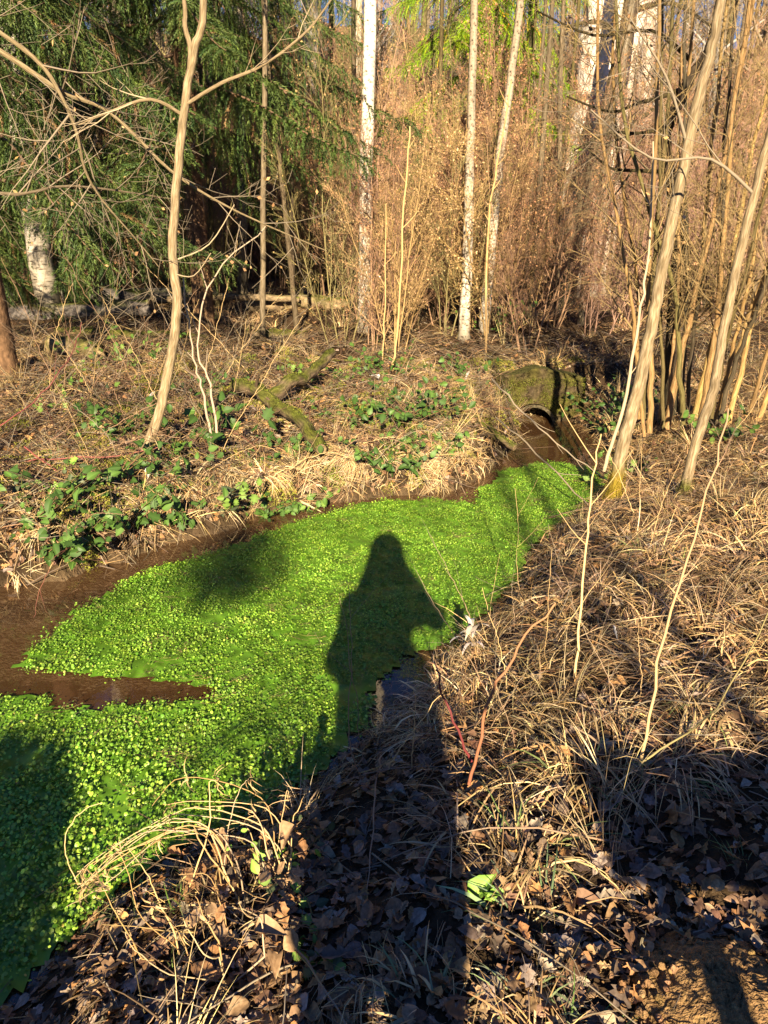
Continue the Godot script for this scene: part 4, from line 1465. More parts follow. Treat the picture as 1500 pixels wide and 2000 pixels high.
	spruce("large dark spruce with hanging boughs and a brown trunk at the left edge", on(-3.95, -7.7), 15.0, 1.9, 2.5, 0.19, M.needle, keep, 13)
	spruce("dark spruce behind, reaching its boughs right towards the slender birch", on(-2.7, -11.4), 16.0, 2.7, 3.3, 0.2, M.needle, func(_t): return true, 14)
	spruce("dark spruce farther back in the left corner", on(-7.4, -13.5), 16.0, 0.9, 3.2, 0.2, M.needle, func(_t): return true, 15)
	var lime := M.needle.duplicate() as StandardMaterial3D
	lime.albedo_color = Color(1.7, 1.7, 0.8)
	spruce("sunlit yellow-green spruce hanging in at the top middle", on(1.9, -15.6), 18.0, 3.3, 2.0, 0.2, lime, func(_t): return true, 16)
	# bare trees of the wood and of the rise behind it
	make_bare()
	R.seed = 17
	var n := 0
	for i in 400:
		var z := -R.randf_range(19.0, 78.0)
		var x := R.randf_range(-1, 1) * (0.58 * absf(z) + 3.0)
		if z > -30.0 and absf(x - 4.5) < 2.5: continue
		if R.randf() > 0.55: continue
		var k := R.randi() % 5
		var depth := "nearest" if z > -26 else "second rank" if z > -34 else "on the rise's foot" if z > -46 else "halfway up the rise" if z > -60 else "on the crest"
		bare_tree("%s tree %s, %s" % [["thin drab", "golden-brown", "greyish", "olive-brown", "crooked drab"][k], landmark(x / absf(z), -99.0), depth], on(x, z), k, R.randf_range(0.8, 1.25), "bare trees of the wood")
		n += 1

# names what stands in the same direction
func landmark(u: float, z: float) -> String:
	var spots := [[-0.5, "at the left edge behind the big spruce"], [-0.38, "behind the leaning birch"], [-0.27, "behind the big spruce"], [-0.19, "in the gap left of the leaning sapling's top"], [-0.13, "behind the clearing's logs"], [-0.07, "by the straight grey trunk"],
		[-0.02, "by the slender white birch"], [0.03, "just right of the slender birch"], [0.08, "in the middle of the thicket"], [0.13, "by the short-looking birch"], [0.18, "by the half-hidden birch above the drain"],
		[0.23, "left of the thick forked tree"], [0.28, "below the thick forked tree"], [0.34, "right of the thick forked tree"], [0.41, "behind the hazel stems"], [0.5, "at the right edge beyond the hazel"], [9.0, "beyond the right edge"]]
	var name_ := ""
	for s in spots:
		name_ = s[1]
		if u < s[0]: break
	if z < -90.0: return name_
	return name_ + (", front row" if z > -13.0 else ", second row" if z > -17.0 else ", third row" if z > -22.0 else ", back row")

func build_thicket() -> void:
	make_stems()
	R.seed = 18
	for i in 1560:
		var z := -R.randf_range(9.6, 30.0)
		var u := R.randf_range(-0.54, 0.56)
		var x := u * absf(z)
		# keep the trodden clearing on the left and the view to the pale trees open
		var dens := 0.0
		if u > -0.06 and u < 0.24: dens = 1.0 if z < -10.2 else 0.5
		elif u <= -0.06: dens = 0.75 if z < -15.5 else 0.0
		else: dens = 0.7 if z < -13.5 else 0.2 if z < -11.0 else 0.06
		if x > 2.4 and x < 6.0 and z > -15.0 and z < -12.0: dens *= 0.4
		if u > 0.085 and u < 0.16 and z > -11.8: dens *= 0.3
		if u > -0.06 and u < 0.0 and z > -11.8: dens *= 0.4
		if R.randf() > dens * (0.34 if u < 0.24 else 0.24): continue
		var kind: String = ["gold", "rust", "olive", "rust", "wine"][R.randi() % 5]
		if u > 0.24 and R.randf() < 0.5: kind = "wine"
		if u <= -0.06: kind = ["olive", "rust"][R.randi() % 2]
		var where := landmark(u, z)
		shrub("brush_shrub", "%s twiggy shrub %s" % [{"gold": "golden-brown", "rust": "rusty brown", "olive": "olive-brown", "wine": "reddish"}[kind], where], "shrub", on(x, z), kind, 5 if z > -16 else 4, R.randf_range(0.75, 1.15) * (0.95 if z > -13.5 else 1.15 if u > 0.03 and u < 0.17 else 1.25 if z > -18 else 1.6), 0.35, "shrubs of the thicket")
	for i in 26:
		var z := -R.randf_range(10.5, 19.0)
		var u := R.randf_range(-0.22, 0.5)
		var lean := R.randf_range(-0.4, 0.4)
		var c := vary([DRAB * 0.8, Color(0.32, 0.25, 0.17), OLIVE * 0.8][i % 3], 0.2)
		trunk_tree("slim_tree", "slim %s tree %s" % [["drab", "pale brown", "olive"][i % 3], landmark(u, z)], "tree", [[u * -z, high(u * -z, z), z], [u * -z + lean * 0.3, 2.4, z], [u * -z + lean * 0.7, 4.6, z], [u * -z + lean, 8.5, z]], R.randf_range(0.03, 0.075), 0.025, M.smooth_bark, c, c, "slim trees among the thicket", 8)
	# single tall rods standing in front of the thicket
	for s in [["tall straight straw-coloured rod left of the dry grass patch", [[0.09, 0.5, -8.6], [0.15, 0.96, -8.6], [0.22, 2.31, -8.6], [0.27, 3.05, -8.6]], 0.016], ["thin rod beside the tall straw-coloured rod", [[-0.03, 0.5, -9], [0.01, 1.2, -9], [0.03, 2.32, -9]], 0.011],
		["long pale rod bending right above the dry grass patch", [[1.36, 0.6, -10], [1.32, 2.16, -10], [1.41, 2.91, -10], [1.51, 3.68, -10]], 0.017]]:
		stalk("tall_rod", s[0], s[1], s[2], s[2] * 0.5, GOLD * 1.2, GOLD * 1.3, 5, "tall rods before the thicket", "sapling")

func build_saplings() -> void:
	R.seed = 19
	var c0 := Color(0.48, 0.37, 0.235)
	var a := trunk_tree("leaning_sapling", "pale leaning sapling with a curved stem on the left bank", "sapling", [[-1.94, 0.36, -5.46], [-1.75, 0.67, -5.46], [-1.61, 1.06, -5.46], [-1.48, 1.57, -5.46], [-1.47, 1.99, -5.46], [-1.36, 2.57, -5.46], [-1.28, 2.93, -5.46], [-1.2, 3.18, -5.46], [-1.11, 3.51, -5.46], [-0.9, 5.2, -5.4]], 0.041, 0.02, M.smooth_bark, c0, c0 * 0.95, "", 10, 1.15)
	limb(a, [[-1.31, 2.8, -5.46], [-1.23, 3.13, -5.45], [-1.25, 3.29, -5.44], [-1.24, 3.5, -5.42], [-1.3, 4.6, -5.3]], 0.022, 0.01, M.smooth_bark, c0 * 0.9, null, "leader")
	var tw := habit([5, 3], [0.55, 0.25], [0.3, 0.1], 45, c0 * 0.85)
	limb(a, [[-1.3, 2.85, -5.46], [-1.03, 2.96, -5.35], [-0.8, 3.03, -5.3], [-0.6, 3.14, -5.3], [-0.41, 3.29, -5.3], [-0.2, 3.55, -5.3]], 0.013, 0.005, M.smooth_bark, c0, tw)
	limb(a, [[-1.33, 2.8, -5.46], [-1.49, 2.87, -5.35], [-1.75, 2.79, -5.3], [-1.95, 2.72, -5.3]], 0.013, 0.005, M.smooth_bark, c0, tw)
	limb(a, [[-1.44, 1.9, -5.46], [-1.2, 2.0, -5.4], [-1.0, 2.25, -5.35]], 0.006, 0.003, M.twig, c0 * 0.8)
	limb(a, [[-1.47, 1.8, -5.46], [-1.3, 1.8, -5.3], [-1.15, 1.95, -5.2]], 0.005, 0.003, M.twig, c0 * 0.8)
	# an overhanging bough from a tree that stands left of the view
	var ov := trunk_tree("overhanging_tree", "bare tree left of the view whose bent bough hangs in from the left edge", "tree", [[-5.2, 0.5, -5.6], [-5.1, 2.0, -5.6], [-5.0, 4.0, -5.6], [-4.9, 8.0, -5.6]], 0.12, 0.06, M.bark, DRAB, DRAB)
	var tw2 := habit([14, 5, 2], [1.0, 0.4, 0.2], [0.5, 0.2, 0.1], 48, DRAB * 0.95, 0.06)
	limb(ov, [[-5.02, 3.5, -5.6], [-4.2, 3.65, -5.7], [-3.4, 3.5, -5.8], [-2.85, 3.34, -5.8], [-2.6, 3.22, -5.8], [-2.22, 2.98, -5.8], [-1.95, 2.88, -5.8], [-1.76, 2.72, -5.8], [-1.53, 2.49, -5.8], [-1.22, 2.29, -5.8], [-0.86, 2.12, -5.8], [-0.42, 1.94, -5.8]], 0.03, 0.004, M.smooth_bark, Color(0.36, 0.28, 0.17), tw2)
	limb(ov, [[-5.0, 4.3, -5.6], [-3.8, 4.3, -5.6], [-2.8, 3.5, -5.6], [-2.3, 3.15, -5.6], [-2.15, 2.92, -5.6], [-2.08, 2.7, -5.6], [-2.06, 2.48, -5.6], [-1.97, 2.29, -5.6], [-1.78, 2.05, -5.6], [-1.62, 1.84, -5.6]], 0.021, 0.003, M.smooth_bark, Color(0.36, 0.28, 0.17), tw2)
	limb(ov, [[-5.05, 2.6, -5.6], [-4.0, 2.7, -6.0], [-3.0, 2.35, -6.2], [-2.4, 2.4, -6.2], [-1.6, 2.3, -6.3]], 0.025, 0.004, M.smooth_bark, DRAB, tw2)
	# the two leaning saplings on the right bank
	var s1 := trunk_tree("mossy_footed_sapling", "leaning sapling with a yellow-mossed foot at the water's edge on the right", "sapling", [[1.82, 0.14, -5.5], [1.83, 0.55, -5.46], [1.89, 0.94, -5.46], [1.93, 1.4, -5.46], [1.95, 1.78, -5.46], [1.99, 2.25, -5.46], [2.03, 2.78, -5.46], [2.08, 3.13, -5.46], [2.11, 3.54, -5.46], [2.2, 5.5, -5.46]], 0.053, 0.026, M.smooth_bark, c0 * 1.02, c0 * 0.75, "", 12, 1.35, Color(0.33, 0.25, 0.035), 0.26)
	var s2 := trunk_tree("leaning_sapling", "slimmer leaning sapling on the right bank, right of the mossy-footed one", "sapling", [[2.17, 0.28, -5.05], [2.21, 0.7, -5.05], [2.27, 1.07, -5.05], [2.27, 1.28, -5.05], [2.29, 1.88, -5.05], [2.33, 2.33, -5.05], [2.36, 2.68, -5.05], [2.4, 3.08, -5.05], [2.6, 5.0, -5.0]], 0.037, 0.02, M.smooth_bark, c0 * 1.1, c0 * 0.85, "", 12, 1.2, Color(0.16, 0.17, 0.03), 0.13)
	var mossy := MB.new()
	for k in 1500:
		var h := R.randf() * R.randf() * 0.5
		var an := R.randf() * TAU
		var r := lerpf(0.082, 0.056, minf(h * 4.0, 1.0))
		var d := Vector3(cos(an), 0, sin(an))
		var c := vary(Color(0.32, 0.25, 0.03), 0.35)
		mossy.blade(d * r + Vector3(h * 0.03, h - 0.05, 0), d + Vector3.UP * 0.3 + rand_dir() * 0.5, R.randf_range(0.008, 0.02), 0.006, 0.5, 2, c * 0.8, c * 1.1)
	part(s1, "moss", mossy.mesh(), M.moss).set_meta("kind", "stuff")
	var mossy2 := MB.new()
	for k in 500:
		var h := R.randf() * R.randf() * 0.22
		var an := R.randf() * TAU
		var d := Vector3(cos(an), 0, sin(an))
		var c := vary(Color(0.17, 0.19, 0.03), 0.35)
		mossy2.blade(d * 0.046 + Vector3(h * 0.1, h - 0.03, 0), d + Vector3.UP * 0.3 + rand_dir() * 0.5, R.randf_range(0.008, 0.018), 0.006, 0.5, 2, c * 0.8, c * 1.1)
	part(s2, "moss", mossy2.mesh(), M.moss).set_meta("kind", "stuff")
	var tw3 := habit([6, 4, 2], [0.9, 0.4, 0.2], [0.4, 0.2, 0.1], 50, DRAB * 0.9)
	limb(s1, [[2.02, 2.6, -5.46], [1.8, 3.0, -5.4], [1.5, 3.3, -5.3]], 0.012, 0.004, M.twig, DRAB, tw3)
	limb(s2, [[2.33, 2.3, -5.05], [2.0, 2.5, -5.0], [1.6, 2.5, -4.9], [1.2, 2.75, -4.85]], 0.011, 0.004, M.twig, DRAB, tw3)
	stalk("thin_sapling", "thin straight stem close against the left side of the mossy-footed sapling", [[1.92, 0.2, -6.1], [2.0, 0.67, -6.1], [2.05, 1.4, -6.1], [2.06, 1.9, -6.1], [2.0, 2.7, -6.1]], 0.018, 0.006, c0 * 0.9, c0, 4, "", "sapling")
	# hazel clump, every stem its own
	R.seed = 20
	var hz := thing("hazel_shrub", "large hazel of many golden stems fanning upward at the right edge", "shrub", on(2.8, -6.9))
	var foot := [2.4, 2.49, 2.67, 2.76, 2.92, 2.78, 2.9, 3.05, 3.15, 2.93, 2.79, 2.56, 2.76, 3.21, 3.12, 3.0, 3.3, 2.6, 3.4, 3.1, 2.7, 3.5]
	var mid := [2.08, 2.33, 2.46, 2.65, 2.79, 2.72, 2.91, 3.08, 3.24, 2.84, 2.9, 2.34, 2.47, 3.32, 2.95, 3.1, 3.45, 2.5, 3.6, 3.3, 2.75, 3.7]
	var top := [1.75, 2.1, 2.2, 2.5, 2.5, 2.59, 2.88, 3.14, 3.35, 2.83, 2.8, 2.05, 1.93, 3.48, 2.79, 3.3, 3.7, 2.35, 3.9, 3.5, 2.8, 4.1]
	for i in foot.size():
		var z := -6.6 - 0.13 * (i % 6)
		var pts := V([[foot[i], 0.3, z], [lerpf(foot[i], mid[i], 0.5), 1.0, z], [mid[i], 1.65, z + R.randf_range(-0.1, 0.1)], [top[i], 3.1, z + R.randf_range(-0.3, 0.3)], [top[i] * 1.6 - mid[i] * 0.6, 5.0, z]])
		var p := spline(pts, 5)
		for k in p.size(): p[k] -= hz.position
		for k in range(2, p.size()): p[k] += rand_dir() * 0.012
		var mb := MB.new()
		var col := vary([GOLD * 1.5, GOLD * 1.2, OLIVE * 1.1, GOLD * 1.6, DRAB * 0.7][i % 5], 0.2)
		mb.tube(p, taper(p.size(), R.randf_range(0.018, 0.034), 0.01), 7, col, col * 0.75)
		var st := part(hz, "stem", mb.mesh(), M.smooth_bark)
		var t := MB.new()
		var g := habit([11, 6, 3], [1.2, 0.55, 0.2], [0.6, 0.2, 0.08], 46, Color(0.25, 0.175, 0.08), 0.03)
		g.from = 0.3; g.rmin = 0.0018
		sprout(t, p, 0.02, g)
		part(st, "twigs", t.mesh(), M.twig).set_meta("kind", "stuff")
	var dt := trunk_tree("dark_crooked_tree", "dark crooked trunk standing among the hazel stems with bent side branches", "tree", [[2.85, 0.35, -7.2], [2.74, 1.39, -7.2], [2.68, 2.07, -7.2], [2.46, 2.78, -7.2], [2.59, 3.25, -7.2], [2.76, 3.7, -7.2], [2.8, 5.5, -7.2]], 0.07, 0.03, M.bark, Color(0.075, 0.055, 0.035), Color(0.09, 0.065, 0.04))
	var tw4 := habit([7, 6, 3], [0.9, 0.45, 0.2], [0.4, 0.2, 0.1], 52, Color(0.13, 0.1, 0.06))
	limb(dt, [[2.55, 2.55, -7.2], [2.22, 2.56, -7.15], [1.97, 2.58, -7.1], [1.7, 2.75, -7.0]], 0.022, 0.006, M.bark, Color(0.085, 0.065, 0.03), tw4)
	limb(dt, [[2.58, 3.21, -7.2], [2.33, 3.12, -7.15], [2.16, 3.08, -7.1], [1.9, 3.0, -7.0], [1.5, 3.1, -6.9]], 0.024, 0.006, M.bark, Color(0.085, 0.065, 0.03), tw4)
	limb(dt, [[2.5, 2.9, -7.2], [2.19, 2.85, -7.1], [1.9, 2.84, -7.0], [1.6, 2.7, -6.9]], 0.018, 0.006, M.bark, Color(0.085, 0.065, 0.03), tw4)
	limb(dt, [[2.6, 3.4, -7.2], [2.2, 3.6, -7.1], [1.7, 3.55, -7.0], [1.2, 3.7, -6.9]], 0.02, 0.006, M.bark, Color(0.085, 0.065, 0.03), tw4)

func build_wood_on_ground() -> void:
	R.seed = 21
	var br := Color(0.2, 0.14, 0.085)
	log_("mossy branch sloping down to the right across the far bank", [[-1.42, 0.66, -7.05], [-1.2, 0.7, -6.8], [-0.97, 0.62, -6.5], [-0.7, 0.56, -6.1], [-0.5, 0.42, -5.75]], 0.068, 0.05, br, br, 0.7)
	log_("mossy forked branch rising to the right behind the sloping one", [[-1.1, 0.58, -6.85], [-0.9, 0.7, -7.1], [-0.77, 0.7, -7.4], [-0.55, 0.84, -8.0]], 0.07, 0.05, br * 1.1, br * 1.2, 0.45)
	log_("long low mossy pole lying left of the drain mouth", [[0.45, 0.32, -7.15], [0.9, 0.3, -7.0], [1.25, 0.12, -6.8]], 0.045, 0.035, br, br, 0.7)
	log_("short mossy stick pointing down to the duckweed", [[0.9, 0.3, -6.95], [0.7, 0.12, -6.3]], 0.03, 0.025, br, br, 0.6)
	var grey := Color(0.27, 0.23, 0.2)
	var tan := Color(0.36, 0.26, 0.15)
	log_("grey log lying far left behind the bramble", [[-6.6, 0.75, -12.6], [-5.2, 0.72, -12.9], [-4.0, 0.75, -13.2]], 0.16, 0.14, grey, grey, 0.2, "logs in the clearing", "fallen_log")
	log_("second grey log lying behind the far left one", [[-7.0, 0.95, -14.2], [-5.0, 0.85, -14.5], [-3.2, 0.8, -14.7]], 0.17, 0.13, grey * 0.8, grey, 0.1, "logs in the clearing", "fallen_log")
	log_("long thin tan pole lying across the clearing", [[-4.2, 0.85, -13.4], [-2.8, 0.9, -13.5], [-1.5, 0.85, -13.6]], 0.07, 0.05, tan, tan, 0.0, "logs in the clearing", "fallen_log")
	log_("pale freshly broken log at the right end of the clearing", [[-2.4, 0.7, -13.9], [-1.5, 0.78, -13.9], [-0.65, 0.72, -14.0]], 0.13, 0.12, tan * 0.8, Color(0.5, 0.36, 0.2), 0.25, "logs in the clearing", "fallen_log")
	log_("short mossy log end before the pale broken one", [[-2.0, 0.62, -11.0], [-1.5, 0.64, -10.8], [-1.1, 0.62, -10.7]], 0.07, 0.06, tan, tan, 0.55, "logs in the clearing", "fallen_log")
	log_("sawn-off log lying left with its pale cut end to the right", [[-4.1, 0.72, -9.3], [-3.7, 0.72, -9.0], [-3.3, 0.7, -8.75]], 0.13, 0.12, Color(0.42, 0.3, 0.16), Color(0.4, 0.29, 0.15), 0.25, "logs in the clearing", "fallen_log")
	log_("low dark log under the spruce", [[-4.6, 0.65, -10.6], [-3.4, 0.66, -10.4], [-2.4, 0.62, -10.2]], 0.1, 0.08, br * 0.7, br * 0.7, 0.5, "logs in the clearing", "fallen_log")
	# thin twigs fallen across the water below the drain
	stalk("fallen_twig", "long bare twig slanting down to the water below the drain mouth", [[1.06, 0.72, -6.9], [1.33, 0.48, -6.5], [1.65, 0.25, -6.1], [1.95, 0.1, -5.7]], 0.009, 0.004, DRAB, DRAB * 1.2, 4, "fallen twigs over the brook", "twig")
	stalk("fallen_twig", "bare twig lying lower, over the far end of the duckweed", [[1.04, 0.5, -6.3], [1.34, 0.3, -5.8], [1.62, 0.05, -5.4], [1.72, 0.03, -5.25]], 0.008, 0.004, DRAB * 0.8, DRAB, 3, "fallen twigs over the brook", "twig")
	# scattered short twigs on the banks
	for i in 90:
		var z := -R.randf_range(1.2, 9.0)
		var x := R.randf_range(-0.55, 0.55) * absf(z)
		if shore(x, z) < 0.06: continue
		var an := R.randf() * PI
		var l := R.randf_range(0.15, 0.5)
		var d := Vector3(cos(an), 0, sin(an)) * l
		stalk("fallen_twig", "%s %s twig lying %s" % [["bare", "slim", "crooked"][i % 3], ["grey", "brown", "pale", "dark"][i % 4], ("in the litter by the photographer's shadow" if z > -2.0 else "in the straw of the right bank" if z > -5.0 else "around the right saplings") if near_side(x, z) else ("on the left bank" if x < -0.9 else "among the middle brambles" if z > -7.0 else "before the thicket")], [[x - d.x, high(x - d.x, z - d.z) + 0.02, z - d.z], [x, high(x, z) + R.randf_range(0.02, 0.08), z], [x + d.x, high(x + d.x, z + d.z) + 0.02, z + d.z]], R.randf_range(0.002, 0.005), 0.0015, vary([DRAB, RUST, STRAW, DRAB * 0.5][i % 4], 0.2), DRAB, i % 3, "twigs lying on the banks", "twig")

func build_plants() -> void:
	make_green_leaves()
	R.seed = 22
	for b in [["dark-leaved plant hanging over the water at the left", -1.8, -4.72, 0.3, 0.2, 30, 0.085, 0], ["bright-leaved plant at the water's edge below the leaning sapling", -1.2, -5.2, 0.22, 0.2, 26, 0.07, 2],
		["ivy trailing into the water left of the photographer's shadow", -0.62, -5.5, 0.2, 0.12, 22, 0.06, 1], ["large dark bramble on the middle of the far bank", 0.2, -6.5, 0.35, 0.35, 55, 0.075, 0],
		["bramble tangle hanging down beside the middle bramble", 0.0, -5.95, 0.25, 0.25, 40, 0.07, 0], ["ivy growing up beside the drain mouth on the right", 2.35, -7.7, 0.3, 0.35, 40, 0.07, 0],
		["green-leaved plant at the foot of the hazel stems", 3.0, -6.2, 0.2, 0.3, 18, 0.09, 1], ["tall-leaved plant below the twin stems on the left bank", -1.45, -5.85, 0.25, 0.35, 28, 0.1, 0],
		["ivy patch behind the mossy branches", -0.7, -8.3, 0.5, 0.15, 50, 0.065, 1], ["ivy patch left of the mossy branches", -1.7, -7.4, 0.35, 0.15, 26, 0.065, 0],
		["yellow-green plant on the far left bank", -2.25, -4.75, 0.25, 0.12, 24, 0.055, 3], ["nettle-like plant beside the trunk at the left edge", -3.0, -6.8, 0.2, 0.4, 22, 0.06, 2],
		["ivy on the top of the culvert headwall", 1.35, -8.35, 0.25, 0.12, 16, 0.06, 0], ["leafy sprig far behind the dry grass patch", 1.7, -11.5, 0.6, 0.25, 30, 0.07, 1],
		["dark bramble at the water's edge below the left red canes", -2.3, -4.45, 0.4, 0.18, 40, 0.075, 0], ["ivy leaves over the cut bank at the far left", -2.9, -4.6, 0.4, 0.2, 36, 0.07, 1], ["dark ivy on the bank foot left of the leaning sapling", -1.95, -5.1, 0.35, 0.2, 34, 0.07, 0], ["ivy leaves right below the leaning sapling's foot", -1.55, -5.2, 0.3, 0.2, 30, 0.075, 0],
		["bramble leaves under the sloping mossy branch", -0.75, -5.85, 0.3, 0.15, 30, 0.065, 0], ["ivy over the bank between the mossy branch and the middle bramble", -0.35, -6.6, 0.4, 0.15, 36, 0.065, 0], ["bramble behind the middle one, at the long low pole", 0.5, -6.9, 0.35, 0.2, 34, 0.065, 0], ["ivy on the bank right of the drain mouth", 2.55, -8.1, 0.4, 0.3, 40, 0.065, 0],
		["dark bramble hanging over the water below the yellow-green plant", -2.1, -4.35, 0.3, 0.1, 36, 0.08, 0], ["ivy trailing down to the muddy water left of the bright-leaved plant", -1.5, -4.95, 0.25, 0.1, 34, 0.075, 0], ["dark leaves over the water between the bright-leaved plant and the trailing ivy", -0.9, -5.4, 0.22, 0.12, 30, 0.065, 0],
		["ivy at the edge of the duckweed under the middle bramble", 0.25, -5.95, 0.25, 0.12, 34, 0.065, 0], ["ivy at the muddy spit beside the duckweed", 0.62, -6.25, 0.25, 0.12, 26, 0.06, 1], ["low bramble behind the leaning sapling's foot", -2.15, -5.9, 0.4, 0.2, 40, 0.07, 0], ["bramble patch before the clearing's logs", -2.9, -8.4, 0.5, 0.3, 40, 0.07, 1],
		["ivy patch between the mossy fork and the thicket", 0.0, -8.3, 0.5, 0.15, 44, 0.065, 0], ["small ivy patch left above the drain", 1.0, -8.6, 0.4, 0.15, 30, 0.06, 0], ["bramble at the foot of the mossy-footed sapling, water side", 2.1, -6.3, 0.2, 0.2, 20, 0.06, 1],
		["small green sprig in the sunlit dry stalks at lower left", -0.28, -1.62, 0.1, 0.12, 16, 0.035, 3], ["small weed low in the litter near the bottom", -0.2, -1.32, 0.07, 0.06, 12, 0.03, 2]]:
		bramble(b[0], b[1], b[2], b[3], b[4], b[5], b[6], b[7])
	# the green tuft in the strip of sun, with its broad crinkled leaves
	R.seed = 23
	var o := thing("grass_tuft", "green and straw grass tuft in the strip of sunlight at lower middle", "grass tuft", on(0.37, -1.44))
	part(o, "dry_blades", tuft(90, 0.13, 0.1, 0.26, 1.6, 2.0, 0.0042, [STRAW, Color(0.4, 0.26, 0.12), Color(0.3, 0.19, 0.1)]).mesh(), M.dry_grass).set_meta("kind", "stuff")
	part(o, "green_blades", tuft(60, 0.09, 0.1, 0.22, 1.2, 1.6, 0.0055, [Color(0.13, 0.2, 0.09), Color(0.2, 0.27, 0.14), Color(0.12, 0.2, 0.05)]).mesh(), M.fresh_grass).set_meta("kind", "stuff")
	var p := thing("broad_leaved_plant", "broad bright green crinkled leaf at the left of the grass tuft", "plant", on(0.26, -1.47))
	for k in 4:
		var l: float = [0.066, 0.056, 0.045, 0.04][k]
		var bl := MB.new()
		bl.crumpled(OVATE, 0.5, -0.3, 0.05, R, Color(0.24, 0.36, 0.07), Color(0.13, 0.25, 0.03))
		part(p, "leaf", bl.mesh(), M.green_leaf, Transform3D((Basis(Vector3.UP, [2.2, 3.6, 0.8, 5.0][k]) * Basis(Vector3.RIGHT, [-0.9, -0.5, -0.7, -0.3][k])).scaled(Vector3(l * 1.5, l * 1.6, l)), Vector3(0.012 * k, 0.035, 0.008 * k)))
	for g in [[0.42, -1.66, "small tuft of dry and green blades behind the green tuft"], [0.62, -1.95, "grass tuft with hanging broad dry blades at the rim of the shade"], [0.95, -1.95, "pale tuft at the rim of the shade on the right"], [1.2, -2.3, "bright straw tuft at the right edge"], [0.1, -1.15, "low green tuft at the bottom edge"], [0.33, -1.12, "low frosty green tuft at the bottom edge, right"]]:
		var t := thing("grass_tuft", g[2], "grass tuft", on(g[0], g[1]), 0.0, "grass tufts on the near bank")
		var low: bool = g[1] > -1.3
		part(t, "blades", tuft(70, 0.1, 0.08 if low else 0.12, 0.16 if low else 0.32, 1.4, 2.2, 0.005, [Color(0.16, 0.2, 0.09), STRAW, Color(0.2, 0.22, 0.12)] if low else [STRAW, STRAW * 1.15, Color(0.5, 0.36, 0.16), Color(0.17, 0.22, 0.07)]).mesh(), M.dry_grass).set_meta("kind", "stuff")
	# a shred of bleached leaf caught on the bank above the water
	var wl := thing("bleached_leaf", "curled bleached white leaf caught on a stub above the water", "leaf", on(0.42, -3.2))
	for k in 5:
		part(wl, "shred", tuft(3, 0.012, 0.07, 0.15, 0.5, 2.6, 0.024, [Color(0.78, 0.74, 0.66), Color(0.68, 0.62, 0.53)], 6).mesh(), M.bleached, Transform3D(Basis(Vector3.UP, R.randf() * TAU), Vector3(R.randf_range(-0.02, 0.02), 0.07 + 0.025 * k, R.randf_range(-0.01, 0.02))))
	var stub := MB.new()
	stub.tube(V([[0, -0.1, 0], [0.005, 0.07, 0], [-0.005, 0.14, 0.005]]), taper(3, 0.016, 0.01), 7, DRAB * 0.5, DRAB * 0.6, 0.15, R, true)
	part(wl, "stub", stub.mesh(), M.bark)

